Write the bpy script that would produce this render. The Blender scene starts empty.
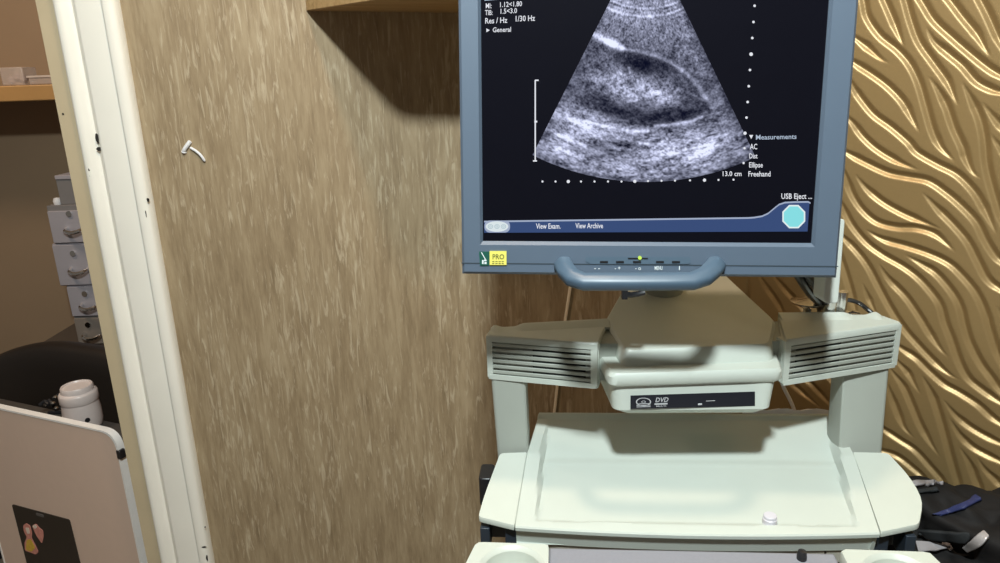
import bpy, bmesh, math, random
import numpy as np
from mathutils import Vector, Matrix, noise
random.seed(4)
scene = bpy.context.scene
COL = scene.collection
R = math.radians

# ---------------------------------------------------------------- camera, world, lights, exposure
FPX, PITCH, ROLL, CAMH = 720.0, R(16.2), R(2.0), 1.45
fw = Vector((0, math.cos(PITCH), -math.sin(PITCH)))
_r = Vector((1, 0, 0)); _u = _r.cross(fw)
RT = _r * math.cos(ROLL) - _u * math.sin(ROLL)
UP = _u * math.cos(ROLL) + _r * math.sin(ROLL)
EYE = Vector((0, 0, CAMH))
cam = bpy.data.cameras.new('camera')
cam.sensor_width = 36.0
cam.lens = FPX / 1000 * 36.0
cam.clip_start = 0.02
camo = bpy.data.objects.new('camera', cam); COL.objects.link(camo)
m = Matrix((RT, UP, -fw)).transposed().to_4x4(); m.translation = EYE
camo.matrix_world = m
scene.camera = camo

world = bpy.data.worlds.new('world'); scene.world = world
world.use_nodes = True
world.node_tree.nodes['Background'].inputs[0].default_value = (1.0, 0.9, 0.78, 1)
world.node_tree.nodes['Background'].inputs[1].default_value = 0.12

def area_light(name, loc, target, size, power, color):
    l = bpy.data.lights.new(name, 'AREA'); l.shape = 'DISK'; l.size = size; l.energy = power; l.color = color
    o = bpy.data.objects.new(name, l); COL.objects.link(o)
    o.location = loc
    o.rotation_euler = (Vector(target) - Vector(loc)).to_track_quat('-Z', 'Y').to_euler()
    return o
area_light('ceiling_lamp_front', (-0.03, -0.20, 2.60), (0.2, 0.95, 1.1), 0.15, 54, (0.88, 0.99, 1.0))
area_light('ceiling_lamp_overhead', (-0.05, 0.62, 2.60), (0.1, 0.85, 0.9), 0.10, 10.5, (1.0, 0.74, 0.52))
area_light('office_lamp', (-1.75, 1.75, 2.50), (-1.5, 2.3, 0.9), 0.30, 12, (1.0, 0.78, 0.58))
vs = scene.view_settings
vs.view_transform = 'Standard'; vs.look = 'None'; vs.gamma = 1.0; vs.exposure = 0.0
vs.use_curve_mapping = False

# ---------------------------------------------------------------- helpers
def ray(px, py):
    return fw + RT * ((px - 500) / FPX) - UP * ((py - 281.5) / FPX)
def atY(px, py, Y):
    d = ray(px, py); return EYE + d * (Y / d.y)
def atZ(px, py, Z):
    d = ray(px, py); return EYE + d * ((Z - CAMH) / d.z)
def srgb(r, g, b, k=1.0):
    f = lambda c: ((c / 255 / 12.92) if c / 255 <= 0.04045 else ((c / 255 + 0.055) / 1.055) ** 2.4) * k
    return (f(r), f(g), f(b), 1)

def mat(name, color, rough=0.5, metal=0.0, var=0.06, scale=30, bump=0.0, spec=0.5, alpha=1.0):
    M = bpy.data.materials.new(name); M.use_nodes = True
    nt = M.node_tree; b = nt.nodes['Principled BSDF']
    b.inputs['Roughness'].default_value = rough; b.inputs['Metallic'].default_value = metal
    b.inputs['Specular IOR Level'].default_value = spec
    tc = nt.nodes.new('ShaderNodeTexCoord'); n = nt.nodes.new('ShaderNodeTexNoise')
    n.inputs['Scale'].default_value = scale; n.inputs['Detail'].default_value = 4
    nt.links.new(tc.outputs['Object'], n.inputs['Vector'])
    mx = nt.nodes.new('ShaderNodeMix'); mx.data_type = 'RGBA'
    c = color
    mx.inputs[6].default_value = (c[0] * (1 - var), c[1] * (1 - var), c[2] * (1 - var), 1)
    mx.inputs[7].default_value = (min(1, c[0] * (1 + var)), min(1, c[1] * (1 + var)), min(1, c[2] * (1 + var)), 1)
    nt.links.new(n.outputs['Fac'], mx.inputs[0]); nt.links.new(mx.outputs[2], b.inputs['Base Color'])
    if bump:
        bp = nt.nodes.new('ShaderNodeBump'); bp.inputs['Strength'].default_value = bump; bp.inputs['Distance'].default_value = 0.002
        nt.links.new(n.outputs['Fac'], bp.inputs['Height']); nt.links.new(bp.outputs['Normal'], b.inputs['Normal'])
    if alpha < 1: b.inputs['Alpha'].default_value = alpha
    return M

def emis(name, color, s=1.0):
    M = bpy.data.materials.new(name); M.use_nodes = True
    nt = M.node_tree; nt.nodes.clear()
    o = nt.nodes.new('ShaderNodeOutputMaterial'); e = nt.nodes.new('ShaderNodeEmission')
    e.inputs[0].default_value = color; e.inputs[1].default_value = s
    nt.links.new(e.outputs[0], o.inputs[0]); return M

def ramp(nt, fac, stops):
    r = nt.nodes.new('ShaderNodeValToRGB')
    while len(r.color_ramp.elements) < len(stops): r.color_ramp.elements.new(0.5)
    for e, (p, c) in zip(r.color_ramp.elements, stops): e.position = p; e.color = c
    nt.links.new(fac, r.inputs[0]); return r.outputs[0]

def streak_material(name, stops, s1, s2, flecks, rough=0.6, fleck_scale=(150, 150, 22)):
    """Vertical streaks plus pale flecks: printed wood-look wallpaper."""
    M = bpy.data.materials.new(name); M.use_nodes = True
    nt = M.node_tree; b = nt.nodes['Principled BSDF']; b.inputs['Roughness'].default_value = rough
    tc = nt.nodes.new('ShaderNodeTexCoord')
    def nz(scale, det, rgh=0.6, dist=0.0):
        mp = nt.nodes.new('ShaderNodeMapping'); mp.inputs['Scale'].default_value = scale
        n = nt.nodes.new('ShaderNodeTexNoise'); n.inputs['Scale'].default_value = 1.0
        n.inputs['Detail'].default_value = det; n.inputs['Roughness'].default_value = rgh; n.inputs['Distortion'].default_value = dist
        nt.links.new(tc.outputs['Object'], mp.inputs[0]); nt.links.new(mp.outputs[0], n.inputs['Vector']); return n.outputs['Fac']
    a = nz(s1, 5, 0.65, 0.4); c = nz(s2, 3)
    add = nt.nodes.new('ShaderNodeMath'); add.operation = 'MULTIPLY_ADD'; add.inputs[1].default_value = 0.6
    nt.links.new(a, add.inputs[0])
    sc = nt.nodes.new('ShaderNodeMath'); sc.operation = 'MULTIPLY'; sc.inputs[1].default_value = 0.4
    nt.links.new(c, sc.inputs[0]); nt.links.new(sc.outputs[0], add.inputs[2])
    base = ramp(nt, add.outputs[0], stops)
    f = nz(fleck_scale, 4, 0.6, 1.0); g = nz((9, 9, 3.5), 2)
    mul = nt.nodes.new('ShaderNodeMath'); mul.operation = 'MULTIPLY_ADD'; mul.inputs[1].default_value = 0.75
    nt.links.new(f, mul.inputs[0])
    g2 = nt.nodes.new('ShaderNodeMath'); g2.operation = 'MULTIPLY'; g2.inputs[1].default_value = 0.25
    nt.links.new(g, g2.inputs[0]); nt.links.new(g2.outputs[0], mul.inputs[2])
    fm = ramp(nt, mul.outputs[0], [(0.53, (0, 0, 0, 1)), (0.64, (1, 1, 1, 1))])
    mx = nt.nodes.new('ShaderNodeMix'); mx.data_type = 'RGBA'
    k = nt.nodes.new('ShaderNodeMath'); k.operation = 'MULTIPLY'; k.inputs[1].default_value = 0.75
    nt.links.new(fm, k.inputs[0]); nt.links.new(k.outputs[0], mx.inputs[0])
    nt.links.new(base, mx.inputs[6]); mx.inputs[7].default_value = flecks
    nt.links.new(mx.outputs[2], b.inputs['Base Color'])
    bp = nt.nodes.new('ShaderNodeBump'); bp.inputs['Strength'].default_value = 0.25; bp.inputs['Distance'].default_value = 0.001
    nt.links.new(fm, bp.inputs['Height']); nt.links.new(bp.outputs['Normal'], b.inputs['Normal'])
    return M

class MB:
    """Collects shapes and links them as ONE mesh object."""
    def __init__(s): s.bm = bmesh.new(); s.mi = 0
    def face(s, vs):
        try:
            f = s.bm.faces.new(vs); f.material_index = s.mi; return f
        except ValueError: return None
    def box(s, a, b, T=None):
        (x0, y0, z0), (x1, y1, z1) = a, b
        p = [(x0, y0, z0), (x1, y0, z0), (x1, y1, z0), (x0, y1, z0), (x0, y0, z1), (x1, y0, z1), (x1, y1, z1), (x0, y1, z1)]
        return s.hexa(p if T is None else [T @ Vector(q) for q in p])
    def hexa(s, p):
        v = [s.bm.verts.new(q) for q in p]
        for f in ((3, 2, 1, 0), (4, 5, 6, 7), (0, 1, 5, 4), (1, 2, 6, 5), (2, 3, 7, 6), (3, 0, 4, 7)): s.face([v[i] for i in f])
        return s
    def loft(s, rings, cap=True, closed=True):
        L = [[s.bm.verts.new(q) for q in r] for r in rings]
        n = len(L[0])
        for a, b in zip(L, L[1:]):
            for i in range(n if closed else n - 1): s.face([a[i], a[(i + 1) % n], b[(i + 1) % n], b[i]])
        if cap: s.face(L[0][::-1]); s.face(L[-1])
        return s
    def prism(s, poly, vec):
        vec = Vector(vec); return s.loft([[Vector(p) for p in poly], [Vector(p) + vec for p in poly]])
    def tube(s, pts, rad, n=10, flat=1.0):
        pts = [Vector(p) for p in pts]; rings = []; prev = None
        for i, p in enumerate(pts):
            t = (pts[min(i + 1, len(pts) - 1)] - pts[max(i - 1, 0)]).normalized()
            if prev is None:
                a = Vector((0, 0, 1)) if abs(t.z) < 0.9 else Vector((1, 0, 0))
                prev = t.cross(a).normalized()
            nrm = (prev - t * prev.dot(t)).normalized(); prev = nrm; bn = t.cross(nrm)
            r = rad[i] if isinstance(rad, (list, tuple)) else rad
            rings.append([p + nrm * (r * math.cos(2 * math.pi * k / n)) + bn * (r * flat * math.sin(2 * math.pi * k / n)) for k in range(n)])
        return s.loft(rings)
    def lathe(s, prof, c=(0, 0, 0), n=32, T=None, cap=True):
        c = Vector(c)
        rings = [[c + Vector((r * math.cos(2 * math.pi * k / n), r * math.sin(2 * math.pi * k / n), z)) for k in range(n)] for r, z in prof]
        if T is not None: rings = [[T @ q for q in r] for r in rings]
        return s.loft(rings, cap)
    def build(s, name, mats, parent=None, world=False, bevel=0.0, seg=2, angle=35, subsurf=0, flat=False):
        bmesh.ops.recalc_face_normals(s.bm, faces=s.bm.faces)
        if world and parent is not None:
            inv = parent.matrix_basis.inverted()
            if parent.parent is not None: inv = inv @ parent.parent.matrix_basis.inverted()
            bmesh.ops.transform(s.bm, matrix=inv, verts=s.bm.verts)
        me = bpy.data.meshes.new(name); s.bm.to_mesh(me); s.bm.free()
        for mm in (mats if isinstance(mats, (list, tuple)) else [mats]): me.materials.append(mm)
        if not flat:
            for p in me.polygons: p.use_smooth = True
            me.set_sharp_from_angle(angle=R(angle))
        o = bpy.data.objects.new(name, me); COL.objects.link(o)
        if parent is not None: o.parent = parent
        if bevel:
            b = o.modifiers.new('bevel', 'BEVEL'); b.width = bevel; b.segments = seg; b.limit_method = 'ANGLE'; b.angle_limit = R(40)
            b.harden_normals = False
        if subsurf:
            q = o.modifiers.new('subsurf', 'SUBSURF'); q.levels = q.render_levels = subsurf
        return o

def tag(o, label=None, cat=None, group=None, kind=None):
    if label: o['label'] = label
    if cat: o['category'] = cat
    if group: o['group'] = group
    if kind: o['kind'] = kind
    return o
def thing(name, label, cat, loc=(0, 0, 0), rz=0.0, group=None, M=None):
    o = bpy.data.objects.new(name, None); COL.objects.link(o); o.empty_display_size = 0.05
    if M is not None: o.matrix_basis = M
    else: o.matrix_basis = Matrix.Translation(loc) @ Matrix.Rotation(rz, 4, 'Z')
    return tag(o, label, cat, group)
def alone(mb, name, mats, label, cat, group=None, **k):
    return tag(mb.build(name, mats, **k), label, cat, group)
def struct(mb, name, mats, **k):
    return tag(mb.build(name, mats, **k), kind='structure')

def catmull(pts, n=6):
    pts = [Vector(p) for p in pts]; out = []
    for i in range(len(pts) - 1):
        p0, p1, p2, p3 = pts[max(i - 1, 0)], pts[i], pts[i + 1], pts[min(i + 2, len(pts) - 1)]
        for k in range(n):
            t = k / n
            out.append(0.5 * ((2 * p1) + (p2 - p0) * t + (2 * p0 - 5 * p1 + 4 * p2 - p3) * t * t + (3 * p1 - p0 - 3 * p2 + p3) * t ** 3))
    out.append(pts[-1]); return out

def rrect(x0, x1, y0, y1, r, n=5):
    o = []
    for cx, cy, a in ((x1 - r, y1 - r, 0), (x0 + r, y1 - r, 90), (x0 + r, y0 + r, 180), (x1 - r, y0 + r, 270)):
        for k in range(n + 1):
            t = R(a + 90 * k / n); o.append((cx + r * math.cos(t), cy + r * math.sin(t)))
    return o
def round_poly(pts, r, n=4):
    """2D polygon with every corner rounded."""
    out = []; N = len(pts); rs = r if isinstance(r, (list, tuple)) else [r] * N
    for i in range(N):
        p0, p1, p2 = Vector(pts[i - 1]), Vector(pts[i]), Vector(pts[(i + 1) % N])
        a = (p0 - p1); b = (p2 - p1); d = min(rs[i], a.length * 0.45, b.length * 0.45)
        A = p1 + a.normalized() * d; B = p1 + b.normalized() * d
        for k in range(n + 1):
            t = k / n; out.append(tuple(A * (1 - t) ** 2 + p1 * 2 * t * (1 - t) + B * t * t))
    return out

def text_mesh(string, size, shear=0.0):
    """Vertices and faces of a line of lettering, cap height = size, baseline at 0."""
    cu = bpy.data.curves.new('lettering', 'FONT'); cu.body = string; cu.size = 1.0; cu.resolution_u = 2; cu.shear = shear; cu.offset = 0.012
    o = bpy.data.objects.new('lettering', cu); COL.objects.link(o)
    dg = bpy.context.evaluated_depsgraph_get(); dg.update()
    me = bpy.data.meshes.new_from_object(o.evaluated_get(dg))
    V = [v.co.copy() for v in me.vertices]; Fc = [tuple(p.vertices) for p in me.polygons]
    bpy.data.objects.remove(o); bpy.data.curves.remove(cu); bpy.data.meshes.remove(me)
    k = size / 0.70
    return [(v.x * k, v.y * k) for v in V], Fc
def add_text(mb, string, size, place, width=None, shear=0.0):
    V, Fc = text_mesh(string, size, shear)
    if not V: return
    x1 = max(v[0] for v in V)
    kx = 1.0 if width is None else width / x1
    vv = [mb.bm.verts.new(place(x * kx, y)) for x, y in V]
    for f in Fc: mb.face([vv[i] for i in f])

# ---------------------------------------------------------------- materials
PL = mat('cart_plastic', (0.515, 0.545, 0.490, 1), 0.42, var=0.025, scale=60, bump=0.03)
PL2 = mat('grey_green_plastic', (0.33, 0.345, 0.305, 1), 0.5, var=0.03)
TRAYM = mat('tray_plastic', (0.515, 0.550, 0.500, 1), 0.28, var=0.02)
TAN = mat('taupe_shade_band', (0.40, 0.37, 0.31, 1), 0.5)  # shade below the tray lip is mixed into this taupe
KEY = mat('lilac_grey_panel', (0.23, 0.23, 0.26, 1), 0.55, bump=0.05, scale=300)
BLK = mat('black_plastic', (0.012, 0.012, 0.014, 1), 0.35)
NAVY = mat('navy_bracket', (0.02, 0.028, 0.04, 1), 0.45)
BEZ = mat('slate_blue_bezel', (0.085, 0.117, 0.163, 1), 0.45, var=0.03)
HND = mat('blue_handle', (0.066, 0.105, 0.150, 1), 0.40, var=0.03)
SCR = mat('screen_glass', (0.004, 0.004, 0.007, 1), 0.3, spec=0.05)
LEG = mat('off_white_rear_shell', (0.55, 0.57, 0.52, 1), 0.5)
CHR = mat('chrome', (0.75, 0.74, 0.73, 1), 0.15, metal=1.0)
WHT = mat('white_plastic', (0.72, 0.71, 0.72, 1), 0.5)
PAPR = mat('white_paper', (0.88, 0.84, 0.90, 1), 0.8)
DARKTXT = mat('dark_print', (0.09, 0.10, 0.02, 1), 0.6)
YEL = mat('yellow_badge', (0.72, 0.66, 0.14, 1), 0.4)
GRN = mat('green_badge', (0.01, 0.085, 0.06, 1), 0.4)
PALEPRT = mat('pale_print', (0.62, 0.68, 0.70, 1), 0.6)
PRT2 = mat('light_grey_print', (0.50, 0.50, 0.52, 1), 0.6)
WOODWALL = streak_material('brown_streaked_wallpaper',
    [(0.32, (0.190, 0.132, 0.072, 1)), (0.46, (0.272, 0.196, 0.113, 1)), (0.58, (0.334, 0.250, 0.150, 1)), (0.72, (0.388, 0.300, 0.190, 1))],
    (30, 30, 5.0), (130, 130, 16), (0.47, 0.38, 0.26, 1), 0.6, (130, 130, 17))
ROOMWALL = mat('brown_plaster', (0.28, 0.19, 0.115, 1), 0.8, var=0.10, scale=3)
TRIMW = mat('cream_gloss_paint', (0.81, 0.765, 0.68, 1), 0.35, var=0.05, scale=9, bump=0.05)
JAMB = mat('jamb_dim_light_tan', (0.50, 0.40, 0.26, 1), 0.5, var=0.08, scale=14)  # tan puts the weaker light on the jamb into its colour
SHELFW = streak_material('shelf_wood', [(0.3, (0.30, 0.17, 0.065, 1)), (0.5, (0.45, 0.28, 0.12, 1)), (0.7, (0.55, 0.37, 0.18, 1))],
    (6, 60, 60), (14, 120, 120), (0.50, 0.34, 0.16, 1), 0.5, (20, 160, 160))
SHELFO = mat('amber_shelf_wood', (0.42, 0.23, 0.08, 1), 0.5, var=0.12, scale=12)
CEILM = mat('ceiling_paint', (0.75, 0.73, 0.68, 1), 0.8)
FLOORM = mat('floor_vinyl', (0.22, 0.17, 0.12, 1), 0.5, var=0.12, scale=6)

# ---------------------------------------------------------------- the setting
WY = 1.40
b = MB(); b.box((-0.70, WY, 0), (0.34, WY + 0.10, 2.70)); struct(b, 'wall_back', WOODWALL)
b = MB(); b.box((-3.2, -1.6, -0.05), (2.4, 3.0, 0)); struct(b, 'floor', FLOORM)
b = MB(); b.box((-3.2, -1.6, 2.70), (2.4, 3.0, 2.75)); struct(b, 'ceiling', CEILM)
b = MB(); b.box((-3.2, 2.80, 0), (-0.55, 2.90, 2.70)); struct(b, 'wall_office', ROOMWALL)
b = MB(); b.box((-0.70, WY + 0.10, 0), (-0.60, 2.80, 2.70)); struct(b, 'wall_office_side', ROOMWALL)

# gold wave panelling: a height field carved with leaf-pointed grooves
GROOVES=[[(0.3,1.604),(0.316,1.57),(0.329,1.537),(0.337,1.512),(0.358,1.484),(0.385,1.462),(0.404,1.441),(0.419,1.415),(0.432,1.382),(0.446,1.345),(0.46,1.321),(0.477,1.305),(0.48,1.301)],[(0.32,1.601),(0.341,1.568),(0.359,1.534),(0.372,1.509),(0.384,1.485),(0.395,1.464)],[(0.361,1.596),(0.376,1.564),(0.388,1.532),(0.4,1.5),(0.414,1.471),(0.436,1.442),(0.456,1.416),(0.468,1.394),(0.475,1.382)],[(0.358,1.597),(0.385,1.563),(0.409,1.53),(0.429,1.501),(0.454,1.477),(0.482,1.452),(0.505,1.433),(0.52,1.423),(0.548,1.405)],[(0.421,1.492),(0.433,1.472),(0.453,1.454),(0.473,1.437),(0.493,1.415),(0.512,1.404),(0.524,1.4),(0.55,1.392)],[(0.39,1.593),(0.419,1.559),(0.446,1.527),(0.465,1.503),(0.485,1.479),(0.498,1.459),(0.506,1.448)],[(0.444,1.586),(0.466,1.554),(0.484,1.523),(0.495,1.504),(0.507,1.481),(0.515,1.466),(0.53,1.439)],[(0.308,1.495),(0.326,1.48),(0.344,1.466),(0.362,1.451),(0.375,1.444)],[(0.302,1.462),(0.327,1.444),(0.352,1.428),(0.378,1.409),(0.401,1.386),(0.417,1.361),(0.429,1.342)],[(0.314,1.433),(0.328,1.407),(0.344,1.386),(0.363,1.366),(0.389,1.348),(0.415,1.327),(0.429,1.312),(0.458,1.296),(0.485,1.283),(0.508,1.262),(0.523,1.241),(0.537,1.217),(0.546,1.201)],[(0.311,1.372),(0.33,1.355),(0.349,1.333),(0.372,1.314),(0.403,1.297),(0.434,1.286)],[(0.307,1.319),(0.328,1.306),(0.362,1.29),(0.393,1.278),(0.421,1.274),(0.449,1.27),(0.474,1.255),(0.498,1.236),(0.519,1.215),(0.533,1.191),(0.546,1.172),(0.556,1.162),(0.585,1.14)],[(0.433,1.422),(0.447,1.402),(0.461,1.378),(0.473,1.35),(0.488,1.322),(0.493,1.309),(0.504,1.289),(0.516,1.279)],[(0.476,1.414),(0.49,1.39),(0.504,1.363),(0.513,1.335),(0.52,1.302),(0.529,1.274),(0.54,1.246),(0.546,1.231),(0.564,1.191)],[(0.504,1.386),(0.516,1.371),(0.53,1.355),(0.559,1.325)],[(0.52,1.343),(0.526,1.334),(0.534,1.324),(0.557,1.293)],[(0.344,1.273),(0.362,1.252),(0.389,1.232),(0.42,1.217),(0.449,1.207),(0.475,1.199)],[(0.319,1.29),(0.329,1.268),(0.341,1.241),(0.359,1.217),(0.384,1.199),(0.414,1.194),(0.442,1.196),(0.466,1.191),(0.485,1.178),(0.498,1.167)],[(0.444,1.252),(0.466,1.23),(0.491,1.207),(0.512,1.184),(0.529,1.156),(0.544,1.132),(0.561,1.12),(0.59,1.106)],[(0.369,1.185),(0.396,1.172),(0.43,1.166),(0.462,1.159),(0.491,1.148),(0.512,1.131),(0.532,1.109),(0.547,1.082),(0.559,1.051),(0.576,1.011),(0.589,0.987)],[(0.316,1.243),(0.33,1.216),(0.346,1.19),(0.371,1.164),(0.398,1.147),(0.429,1.133),(0.453,1.118),(0.474,1.098),(0.488,1.08),(0.498,1.054),(0.51,1.029),(0.524,0.997),(0.539,0.973),(0.557,0.96),(0.58,0.948),(0.607,0.937)],[(0.431,1.152),(0.457,1.14),(0.478,1.128),(0.502,1.103),(0.515,1.082),(0.524,1.056),(0.534,1.031),(0.552,1.001),(0.569,0.981),(0.583,0.964),(0.606,0.943)],[(0.315,1.181),(0.335,1.167),(0.359,1.146),(0.379,1.123),(0.401,1.088),(0.42,1.059),(0.442,1.031),(0.467,1.007),(0.493,0.985),(0.516,0.971),(0.528,0.968)],[(0.394,1.132),(0.411,1.109),(0.439,1.084),(0.461,1.057),(0.479,1.032),(0.496,1.011),(0.509,1.0)],[(0.316,1.171),(0.334,1.13),(0.346,1.102),(0.358,1.07),(0.371,1.027)],[(0.373,1.095),(0.385,1.07),(0.401,1.044)],[(0.419,1.01),(0.444,0.996),(0.466,0.985),(0.486,0.969),(0.509,0.953),(0.531,0.945),(0.557,0.933),(0.575,0.92),(0.59,0.912),(0.615,0.902)],[(0.431,0.984),(0.442,0.971),(0.457,0.957),(0.47,0.938),(0.478,0.928)],[(0.427,0.962),(0.436,0.951),(0.453,0.932),(0.468,0.905),(0.484,0.874),(0.501,0.849),(0.517,0.83)],[(0.477,0.96),(0.495,0.931),(0.51,0.896),(0.523,0.861),(0.537,0.822),(0.549,0.791),(0.559,0.758)],[(0.426,0.937),(0.434,0.917),(0.447,0.889),(0.461,0.862),(0.478,0.848)],[(0.405,0.861),(0.432,0.847),(0.458,0.836),(0.482,0.826),(0.507,0.805),(0.529,0.784),(0.545,0.757)],[(0.406,0.81),(0.432,0.807),(0.458,0.805),(0.482,0.793),(0.504,0.779),(0.519,0.76)],[(0.512,0.927),(0.53,0.907),(0.552,0.893),(0.576,0.884),(0.594,0.88),(0.619,0.875)],[(0.524,0.899),(0.54,0.876),(0.559,0.861),(0.58,0.854),(0.598,0.85),(0.623,0.842)],[(0.543,0.855),(0.56,0.831),(0.571,0.808),(0.582,0.786),(0.589,0.762)],[(0.568,0.847),(0.58,0.83),(0.595,0.818),(0.603,0.811),(0.631,0.79)],[(0.589,0.798),(0.601,0.785),(0.608,0.779),(0.628,0.762)],[(0.189,1.087),(0.209,1.059),(0.228,1.038),(0.244,1.016),(0.256,0.994)],[(0.214,1.091),(0.241,1.063),(0.262,1.045),(0.277,1.033),(0.298,1.008)],[(0.232,0.915),(0.259,0.893),(0.29,0.873),(0.325,0.855)],[(0.266,0.926),(0.29,0.904),(0.318,0.884),(0.353,0.856)],[(0.303,0.944),(0.331,0.918),(0.349,0.901),(0.361,0.889)],[(0.56,1.095),(0.566,1.086),(0.579,1.065),(0.594,1.032)],[(0.542,1.131),(0.555,1.122),(0.562,1.118),(0.583,1.109)]]
def gold_wall():
    fine = 0.0016
    xs = np.concatenate([np.arange(0.0, 0.66, fine), np.arange(0.66, 1.4, 0.006)])
    zs = np.concatenate([np.arange(0.0, 0.50, 0.02), np.arange(0.50, 0.72, 0.006), np.arange(0.72, 1.62, fine), np.arange(1.62, 2.71, 0.008)])
    X, Z = np.meshgrid(xs, zs); H = np.zeros_like(X)
    curves = [(c, 0) for c in GROOVES]
    # the panelling goes on beyond the photograph: grow more grooves along a wavy grain, keeping clear of their neighbours
    rg = random.Random(11); pts = []
    for c in GROOVES: pts += [(p.x, p.y) for p in catmull([(x, z, 0) for x, z in c], 8)]
    occ = np.array(pts)
    def seen(u, z):
        p = Vector((0.335 + u * 0.70711, WY - u * 0.70711, z)) - EYE; k = p.dot(fw)
        px, py = 500 + FPX * p.dot(RT) / k, 281.5 - FPX * p.dot(UP) / k
        return 765 < px < 1004 and -4 < py < 500 and (px > 838 or py > 285)
    def free(u, z, d): return 0.0 < u < 1.39 and 0.05 < z < 2.68 and not seen(u, z) and float(np.min((occ[:, 0] - u) ** 2 + (occ[:, 1] - z) ** 2)) > d * d
    for _ in range(1500):
        u, z = rg.uniform(0, 1.4), rg.uniform(0.1, 2.65)
        if not free(u, z, .021): continue
        line = [(u, z)]
        for sgn in (1, -1):
            x, y = u, z; Lm = rg.uniform(.06, .20); n_ = 0
            while n_ * .012 < Lm:
                a = R(-52 + 30 * math.sin(5.2 * x + 4.1 * y) + 14 * math.sin(11 * y - 6 * x + 1))
                x += sgn * .012 * math.cos(a); y += sgn * .012 * math.sin(a); n_ += 1
                if not free(x, y, .017): break
                line = line + [(x, y)] if sgn == 1 else [(x, y)] + line
        if len(line) < 6: continue
        curves.append((line[::2] if len(line) > 7 else line, 1)); occ = np.vstack([occ, np.array(line)])
    for c, _ in curves:
        P = np.array([(p.x, p.y) for p in catmull([(x, z, 0) for x, z in c], 5)])
        seg = np.hypot(*np.diff(P, axis=0).T); L = np.concatenate([[0], np.cumsum(seg)]); tot = L[-1]
        W = 0.0085
        x0, x1 = P[:, 0].min() - W, P[:, 0].max() + W; z0, z1 = P[:, 1].min() - W, P[:, 1].max() + W
        i0, i1 = np.searchsorted(xs, [x0, x1]); j0, j1 = np.searchsorted(zs, [z0, z1])
        if i1 <= i0 or j1 <= j0: continue
        XX, ZZ = X[j0:j1, i0:i1], Z[j0:j1, i0:i1]
        D = np.full(XX.shape, 9.0); T = np.zeros(XX.shape); S = np.zeros(XX.shape)
        for k in range(len(P) - 1):
            ax, az = P[k]; bx, bz = P[k + 1]; dx, dz = bx - ax, bz - az; q = dx * dx + dz * dz
            if q < 1e-12: continue
            t = np.clip(((XX - ax) * dx + (ZZ - az) * dz) / q, 0, 1)
            d = np.hypot(XX - ax - t * dx, ZZ - az - t * dz)
            mk = d < D; D = np.where(mk, d, D); T = np.where(mk, L[k] + t * seg[k], T); S = np.where(mk, dx * (ZZ - az) - dz * (XX - ax), S)
        e = np.minimum(T, tot - T)
        w = W * np.clip(0.04 + 0.96 * (e / 0.040), 0.04, 1.0) ** 0.8
        u = np.clip(D / (w * np.where(S > 0, 1.0, 0.74)), 0, 1)   # steep face below, long slope above
        prof = np.where(S > 0, (1 - u), (1 - u) ** 1.05)
        h = 0.0056 * (w / W) * prof
        H[j0:j1, i0:i1] = np.maximum(H[j0:j1, i0:i1], h)
    ny, nx = X.shape
    V = np.stack([X, H, Z], -1).reshape(-1, 3)
    idx = np.arange(nx * ny).reshape(ny, nx)
    Fq = np.stack([idx[:-1, :-1], idx[:-1, 1:], idx[1:, 1:], idx[1:, :-1]], -1).reshape(-1, 4)
    me = bpy.data.meshes.new('wall_gold')
    me.from_pydata(V.tolist(), [], Fq.tolist()); me.update()
    for p in me.polygons: p.use_smooth = True
    return me
GOLD = mat('gold_lacquer', (0.31, 0.205, 0.088, 1), 0.42, metal=0.42, var=0.05, scale=220, bump=0.06)
go = bpy.data.objects.new('wall_right', gold_wall()); COL.objects.link(go); go.data.materials.append(GOLD)
GM = Matrix.Translation((0.335, WY, 0)) @ Matrix.Rotation(R(-45), 4, 'Z'); go.matrix_basis = GM
tag(go, kind='structure')
b = MB(); b.box((-0.05, 0.012, 0), (1.4, 0.1, 2.70), GM); struct(b, 'wall_right_backing', ROOMWALL)

# door casing: moulded profile run up the wall, with the jamb edge coloured tan for its weaker light
prof = [(-0.822, 0.000), (-0.786, 0.000), (-0.784, -0.012), (-0.780, -0.020), (-0.775, -0.023), (-0.764, -0.021), (-0.758, -0.012), (-0.752, -0.010), (-0.746, -0.015),
        (-0.742, -0.021), (-0.738, -0.0225), (-0.699, -0.0155), (-0.696, -0.0155), (-0.694, -0.0215), (-0.690, -0.0235), (-0.676, -0.0215), (-0.671, -0.016), (-0.670, 0.0), (-0.670, 0.012), (-0.79, 0.012), (-0.822, 0.012)]
b = MB(); b.loft([[(x, WY + y, 0) for x, y in prof], [(x, WY + y, 2.2) for x, y in prof]])
for f in b.bm.faces:
    if f.calc_center_median().x < -0.786: f.material_index = 1
trim = struct(b, 'trim_1', [TRIMW, JAMB], angle=50)
b = MB(); b.box((-0.822, WY + 0.012, 0), (-0.702, WY + 0.112, 2.2)); struct(b, 'trim_2', JAMB)
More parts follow.
